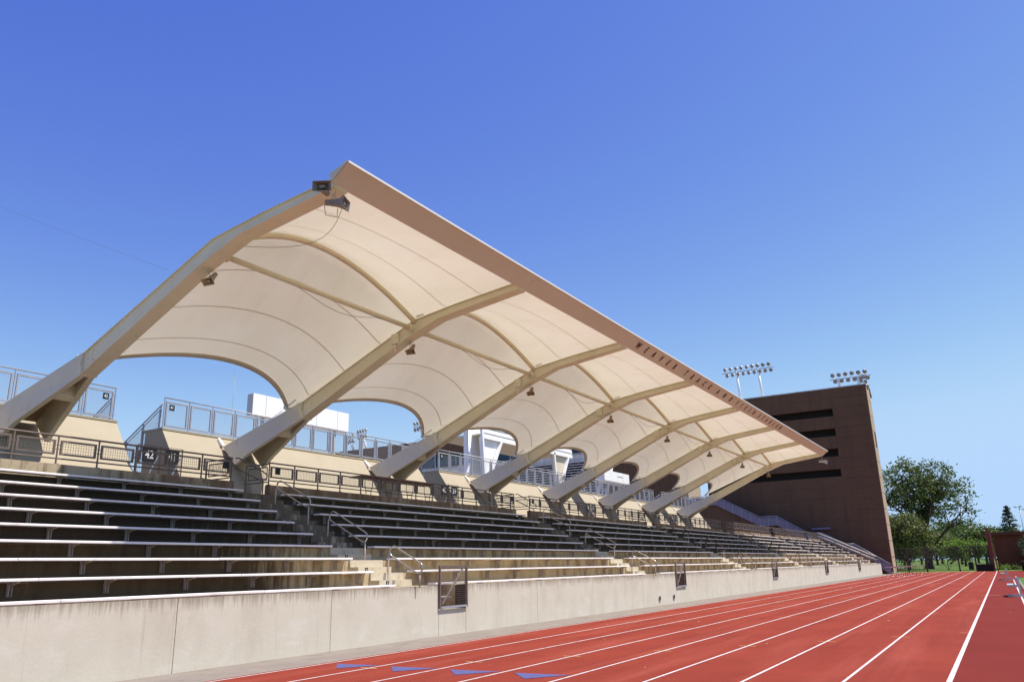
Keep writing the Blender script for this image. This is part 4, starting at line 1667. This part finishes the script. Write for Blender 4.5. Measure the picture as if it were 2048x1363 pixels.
while z < 2.9:
    mb.bar((-11.6, FYN + 0.01, z), (-1.2, FYN + 0.01, z), 0.011)
    z += 0.12
obj('chain_mesh', mb, 'fence_dark', fence)
e = empty('gate_pillar', (-0.95, 112, 0), 'tall rusty steel pillar with arm at the right end of the fence', 'pillar')
mb = MB()
mb.box(-1.2, -0.85, 111.8, 112.4, 0, 4.95)
obj('shaft', mb, 'rust_post', e)
mb = MB()
mb.box(-2.1, -1.2, 112.0, 112.1, 4.0, 4.14)
obj('arm', mb, 'rust_post', e)
mb = MB()
mb.bar((-0.8, 111.9, 4.4), (-0.62, 110.6, 0), 0.09)
obj('brace', mb, 'rust_post', e)
e = empty('brown_annex', (8, 128, 0), 'low dark red-brown building with flat roof at the right edge', 'building')
mb = MB()
mb.box(-0.6, 22, 125, 140, 0, 4.35)
obj('wall', mb, 'brick_brown', e)
mb = MB()
mb.box(-0.9, 22.3, 124.6, 140.2, 4.354, 4.75)
obj('roof_edge', mb, 'brick_brown', e)
mb = MB()
mb.box(2.6, 22, 123.2, 124.99, 0, 3.1)
obj('side_wing', mb, 'brick_brown', e)
e = empty('equipment_box', (-1.8, 112, 0), 'black padded equipment box standing by the fence', 'box')
mb = MB()
mb.box(-2.7, -1.0, 110.9, 112.3, 0.02, 0.72)
obj('body', mb, 'pad_dark', e)
mb = MB()
mb.box(-2.75, -0.95, 110.85, 112.35, 0.722, 0.78)
obj('lid', mb, 'pad_dark', e)
e = empty('trash_can', (-3.9, 131, 0), 'small dark litter bin on the grass beyond the fence', 'bin')
mb = MB()
mb.tube([(-3.9, 131, 0), (-3.9, 131, 0.95)], 0.33, 12)
obj('bin_body', mb, 'pad_dark', e)
mb = MB()
mb.tube([(-3.9, 131, 0.952), (-3.9, 131, 1.05)], [0.34, 0.2], 12)
obj('bin_lid', mb, 'pad_dark', e)

# ------------------------------------------------------------------ trees


def leaves(mb, c, n, r, size, rng):
    for _ in range(n):
        d = Vector((rng.gauss(0, 1), rng.gauss(0, 1), rng.gauss(0, 0.75)))
        p = c + d * r * 0.55
        a = Vector((rng.uniform(-1, 1), rng.uniform(-1, 1), rng.uniform(-0.6, 0.6))).normalized() * size * rng.uniform(0.6, 1.3)
        b = a.orthogonal().normalized()
        b = (Matrix.Rotation(rng.uniform(0, 6.28), 3, a.normalized()) @ b) * size * rng.uniform(0.35, 0.75)
        mb.add([p - a * 0.5, p + b * 0.5, p + a * 0.5, p - b * 0.5], [(0, 1, 2, 3)])


def tree(name, loc, h, crown, tr, label, leaf, seed, nl=10, ntip=16, leaf_n=26, leaf_s=0.42, cl_r=0.75, fork=0.22, lean=(0, 0), bare=0.0, group='trees beyond the fence', zmin=0.25):
    rng = random.Random(seed)
    e = empty(name, loc, label, 'tree', group)
    base = Vector((0, 0, 0))
    top = Vector((lean[0], lean[1], h * 0.72))
    mb = MB()
    pts = [base.lerp(top, t) + Vector((rng.uniform(-1, 1), rng.uniform(-1, 1), 0)) * 0.02 * h * t for t in (0, 0.04, 0.15, 0.3, 0.5, 0.75, 1)]
    mb.tube(pts, [tr * 1.35, tr * 1.05, tr * 0.95, tr * 0.82, tr * 0.55, tr * 0.3, tr * 0.1], 9)
    put('trunk', mb.mesh('trunk', 'bark', True), e, (0, 0, 0))
    lm = MB()
    lf = MB()
    tw = MB()
    cz = h - crown[2]
    for k in range(nl):
        t = fork + (0.95 - fork) * (k / max(1, nl - 1)) ** 1.1
        s = base.lerp(top, t)
        az = k * 2.4 + rng.uniform(-0.4, 0.4)
        el = rng.uniform(0.15, 0.6) + 0.6 * t
        rad = rng.uniform(0.72, 1.0)
        end = Vector((math.cos(az) * math.cos(el) * crown[0] * rad, math.sin(az) * math.cos(el) * crown[1] * rad, max(zmin * h, cz + math.sin(el * 1.25 - 0.45) * crown[2] * rad)))
        end += Vector((lean[0], lean[1], 0)) * 0.6
        mid_ = s.lerp(end, 0.45) + Vector((0, 0, 0.06 * h)) + Vector((rng.uniform(-1, 1), rng.uniform(-1, 1), rng.uniform(-0.6, 0.6))) * 0.04 * h
        r0 = tr * (0.5 - 0.3 * t)
        lm.tube([s, s.lerp(mid_, 0.5), mid_, mid_.lerp(end, 0.5) + Vector((0, 0, 0.02 * h)), end], [r0, r0 * 0.8, r0 * 0.55, r0 * 0.32, r0 * 0.1], 6)
        for j in range(ntip):
            q = rng.uniform(0.3, 1.02)
            a = s.lerp(mid_, q / 0.45) if q < 0.45 else mid_.lerp(end, (q - 0.45) / 0.55)
            tip = a + Vector((rng.gauss(0, 1), rng.gauss(0, 1), rng.gauss(0.25, 0.8))) * 0.17 * h * (1.15 - 0.4 * q)
            n_ = Vector(((tip.x - lean[0] * 0.6) / crown[0], (tip.y - lean[1] * 0.6) / crown[1], (tip.z - cz) / crown[2]))
            if n_.length > 1.08:
                n_ = n_ / n_.length * rng.uniform(0.9, 1.08)
                tip = Vector((n_.x * crown[0] + lean[0] * 0.6, n_.y * crown[1] + lean[1] * 0.6, n_.z * crown[2] + cz))
            if tip.z < zmin * h * 0.8:
                tip.z = zmin * h * 0.8 + rng.uniform(0, 0.1) * h
            m2 = a.lerp(tip, 0.5) + Vector((0, 0, rng.uniform(-0.02, 0.03) * h))
            lm.tube([a, m2, tip], [r0 * 0.22 + 0.015, r0 * 0.14 + 0.01, 0.012], 4, caps=False)
            if rng.random() < bare and tip.x > 0:
                for _ in range(6):
                    tw.tube([tip, tip + Vector((rng.uniform(-0.2, 1), rng.uniform(-1, 1), rng.uniform(0, 1.2))) * 1.1], [0.018, 0.006], 3, caps=False)
                continue
            leaves(lf, tip, leaf_n, cl_r, leaf_s, rng)
            if rng.random() < 0.6:
                leaves(lf, m2, leaf_n // 2, cl_r * 0.7, leaf_s, rng)
    put('limbs', lm.mesh('limbs', 'bark', True), e, (0, 0, 0))
    if tw.v:
        put('bare_twigs', tw.mesh('bare_twigs', 'bark'), e, (0, 0, 0))
    put('crown', lf.mesh('crown', leaf), e, (0, 0, 0))
    return e


tree('shade_tree', (-10.5, 150, 0), 17.6, (7.6, 7.2, 7.2), 0.62, 'large dark spreading tree with bare twigs on its right side beyond the fence', 'leaf_dark', 11, 16, 24, 20, 0.48, 0.85, 0.2, (0.6, 0), 0.13, zmin=0.24)
tree('bushy_tree', (-12.6, 140, 0), 8.6, (4.6, 4.2, 3.9), 0.25, 'smaller bushy olive tree in front of the large tree beside the tower', 'leaf_olive', 5, 13, 14, 36, 0.36, 0.85, 0.08, (0, 0), zmin=0.12)
tree('background_tree', (-6.6, 190, 0), 5.6, (5.5, 4, 2.8), 0.22, 'low bright green tree under the large tree', 'leaf_bright', 8, 8, 12, 34, 0.5, 1.0, 0.15, zmin=0.15)
bgx = [(-9.5, 250, 11.0, 6.5, 'leaf_dark', 'rounded dark tree far behind the fence, left of the other far trees'), (-3.5, 238, 9.5, 5.5, 'leaf_dark', 'rounded dark tree far behind the fence, right of the bright tree'), (-14.5, 235, 8.0, 6.5, 'leaf_olive', 'olive tree far behind the bushy tree'), (-19, 170, 10.0, 6.5, 'leaf_dark', 'dark tree mostly hidden behind the tower edge'), (1.0, 250, 8.5, 5.0, 'leaf_dark', 'dark far tree beside the rusty pillar')]
for k, (x, y, h, r, lf, lab) in enumerate(bgx):
    tree('background_tree', (x, y, 0), h, (r, r, h * 0.42), 0.3, lab, lf, 30 + k, 8, 13, 26, 0.7, 1.3, 0.15, zmin=0.12)
tree('park_tree', (-36, 150, 0), 11, (6, 6, 4.6), 0.3, 'green tree glimpsed between the last canopy frame and the stair block', 'leaf_bright', 61, 8, 14, 30, 0.45, 0.95, 0.15, zmin=0.2)
rng = random.Random(72)
e = empty('cedar_tree', (2.2, 190, 0), 'dark pointed cedar tree rising behind the brown building', 'tree', 'trees beyond the fence')
mb = MB()
mb.tube([(0, 0, 0), (0.1, 0, 5), (0, 0, 11.2)], [0.28, 0.18, 0.03], 8)
put('trunk', mb.mesh('trunk', 'bark', True), e, (0, 0, 0))
lm, lf = MB(), MB()
for k in range(64):
    t = k / 63
    z = 1.6 + 9.5 * t
    rr = (1 - t) ** 0.75 * 3.7 * rng.uniform(0.55, 1.05) + 0.12
    a = k * 2.4 + rng.uniform(-0.3, 0.3)
    p1 = Vector((math.cos(a) * rr, math.sin(a) * rr, z - 0.1 * rr + rng.uniform(-0.2, 0.3)))
    lm.tube([(0, 0, z), p1], [0.05, 0.015], 4, caps=False)
    for q in (0.45, 0.75, 1.0):
        leaves(lf, Vector((0, 0, z)).lerp(p1, q), 24, 0.5 * (0.6 + 0.5 * (1 - t)), 0.3, rng)
put('limbs', lm.mesh('limbs', 'bark'), e, (0, 0, 0))
put('crown', lf.mesh('crown', 'leaf_needle'), e, (0, 0, 0))
tree('shrub_tree', (3.6, 117, 0), 4.4, (1.5, 1.5, 2.1), 0.1, 'tall dark shrub at the right edge before the brown building', 'leaf_needle', 75, 8, 9, 26, 0.18, 0.35, 0.1, group=None, zmin=0.1)
# hedge and ground shrubs
rng = random.Random(3)
e = empty('clipped_hedge', (3.4, 111.2, 0), 'dark clipped hedge block at the right edge beyond the track', 'hedge')
mb = MB()
for _ in range(5200):
    f_ = rng.choice('tfsl')
    x, y, z = rng.uniform(1.9, 7.5), rng.uniform(110.4, 112.2), rng.uniform(0.05, 1.05)
    if f_ == 't':
        z = 1.05 + rng.uniform(-0.06, 0.06)
    elif f_ == 'f':
        y = 110.4 + rng.uniform(-0.06, 0.06)
    elif f_ == 's':
        x = 1.9 + rng.uniform(-0.06, 0.06)
    leaves(mb, Vector((x, y, z)), 1, 0.05, 0.13, rng)
obj('foliage', mb, 'leaf_needle', e)
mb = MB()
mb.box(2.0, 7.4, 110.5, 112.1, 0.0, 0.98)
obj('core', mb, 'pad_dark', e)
e = empty('low_shrub', (0.3, 119, 0), 'bright yellow-green low shrub bed in front of the brown building', 'shrub')
mb = MB()
for k in range(26):
    leaves(mb, Vector((rng.uniform(-0.2, 2.2), rng.uniform(117, 120), rng.uniform(0.15, 0.5))), 26, 0.35, 0.16, rng)
obj('foliage', mb, 'leaf_bright', e)
mb = MB()
for k in range(8):
    x, y = rng.uniform(-0.2, 2.2), rng.uniform(117, 120)
    mb.tube([(x, y, 0), (x + 0.1, y, 0.4)], 0.02, 4)
obj('stems', mb, 'bark', e)
e = empty('park_lamp', (6.1, 260, 0), 'tall thin light pole with twin lamp heads in the far distance', 'light pole')
mb = MB()
mb.tube([(6.1, 260, 0), (6.1, 260, 14.7)], [0.16, 0.10], 8)
obj('pole', mb, 'galvanised', e, True)
mb = MB()
mb.box(5.2, 6.9, 259.9, 260.1, 14.5, 14.6)
obj('arm', mb, 'galvanised', e)
for x, z in ((5.1, 14.75), (6.3, 14.9), (6.9, 14.0)):
    mb = MB()
    mb.box(x - 0.35, x + 0.35, 259.6, 260.3, z - 0.12, z + 0.12)
    obj('lamp_head', mb, 'box_white', e)

MAST0, MAST1 = (-366, 300, 0), (-367.1, 300, 150)
CAB0, CAB1 = (-16.48, 11.1, 8.86), (-21.4, 1.1, 12.1)
# far tree belt that closes the view under the crowns
for k in range(7):
    x = -22 + k * 5.2
    tree('belt_tree', (x, 285 + (k % 3) * 9, 0), 8.5 + (k % 2) * 1.6, (5.0, 4.5, 4.2), 0.3, 'dark tree of the far belt on the horizon, %s from the left' % ORD[k], 'leaf_dark', 90 + k, 8, 12, 28, 0.85, 1.5, 0.1, group='trees of the far belt', zmin=0.06)
e = empty('radio_mast', MAST0, 'thin distant radio mast seen under the first canopy bay', 'mast')
a, b = Vector(MAST0), Vector(MAST1)
for k in range(16):
    mb = MB()
    mb.tube([a.lerp(b, k / 16), a.lerp(b, (k + 1) / 16)], 0.16, 5)
    obj('mast_segment', mb, 'box_white' if k % 2 else 'galvanised', e)
mb = MB()
pts = [Vector(CAB0).lerp(Vector(CAB1), t / 10) - Vector((0, 0, 0.25 * math.sin(math.pi * t / 10))) for t in range(11)]
mb.tube(pts, 0.0022, 4)
tag(obj('overhead_cable', mb, 'cable_dark'), 'thin cable slung across the sky to the first canopy frame', 'cable')

tree('low_bush', (-15.5, 165, 0), 4.2, (3.6, 3.0, 2.0), 0.12, 'low dark bush at the foot of the tower behind the fence', 'leaf_dark', 140, 9, 12, 34, 0.34, 0.8, 0.05, group=None, zmin=0.05)
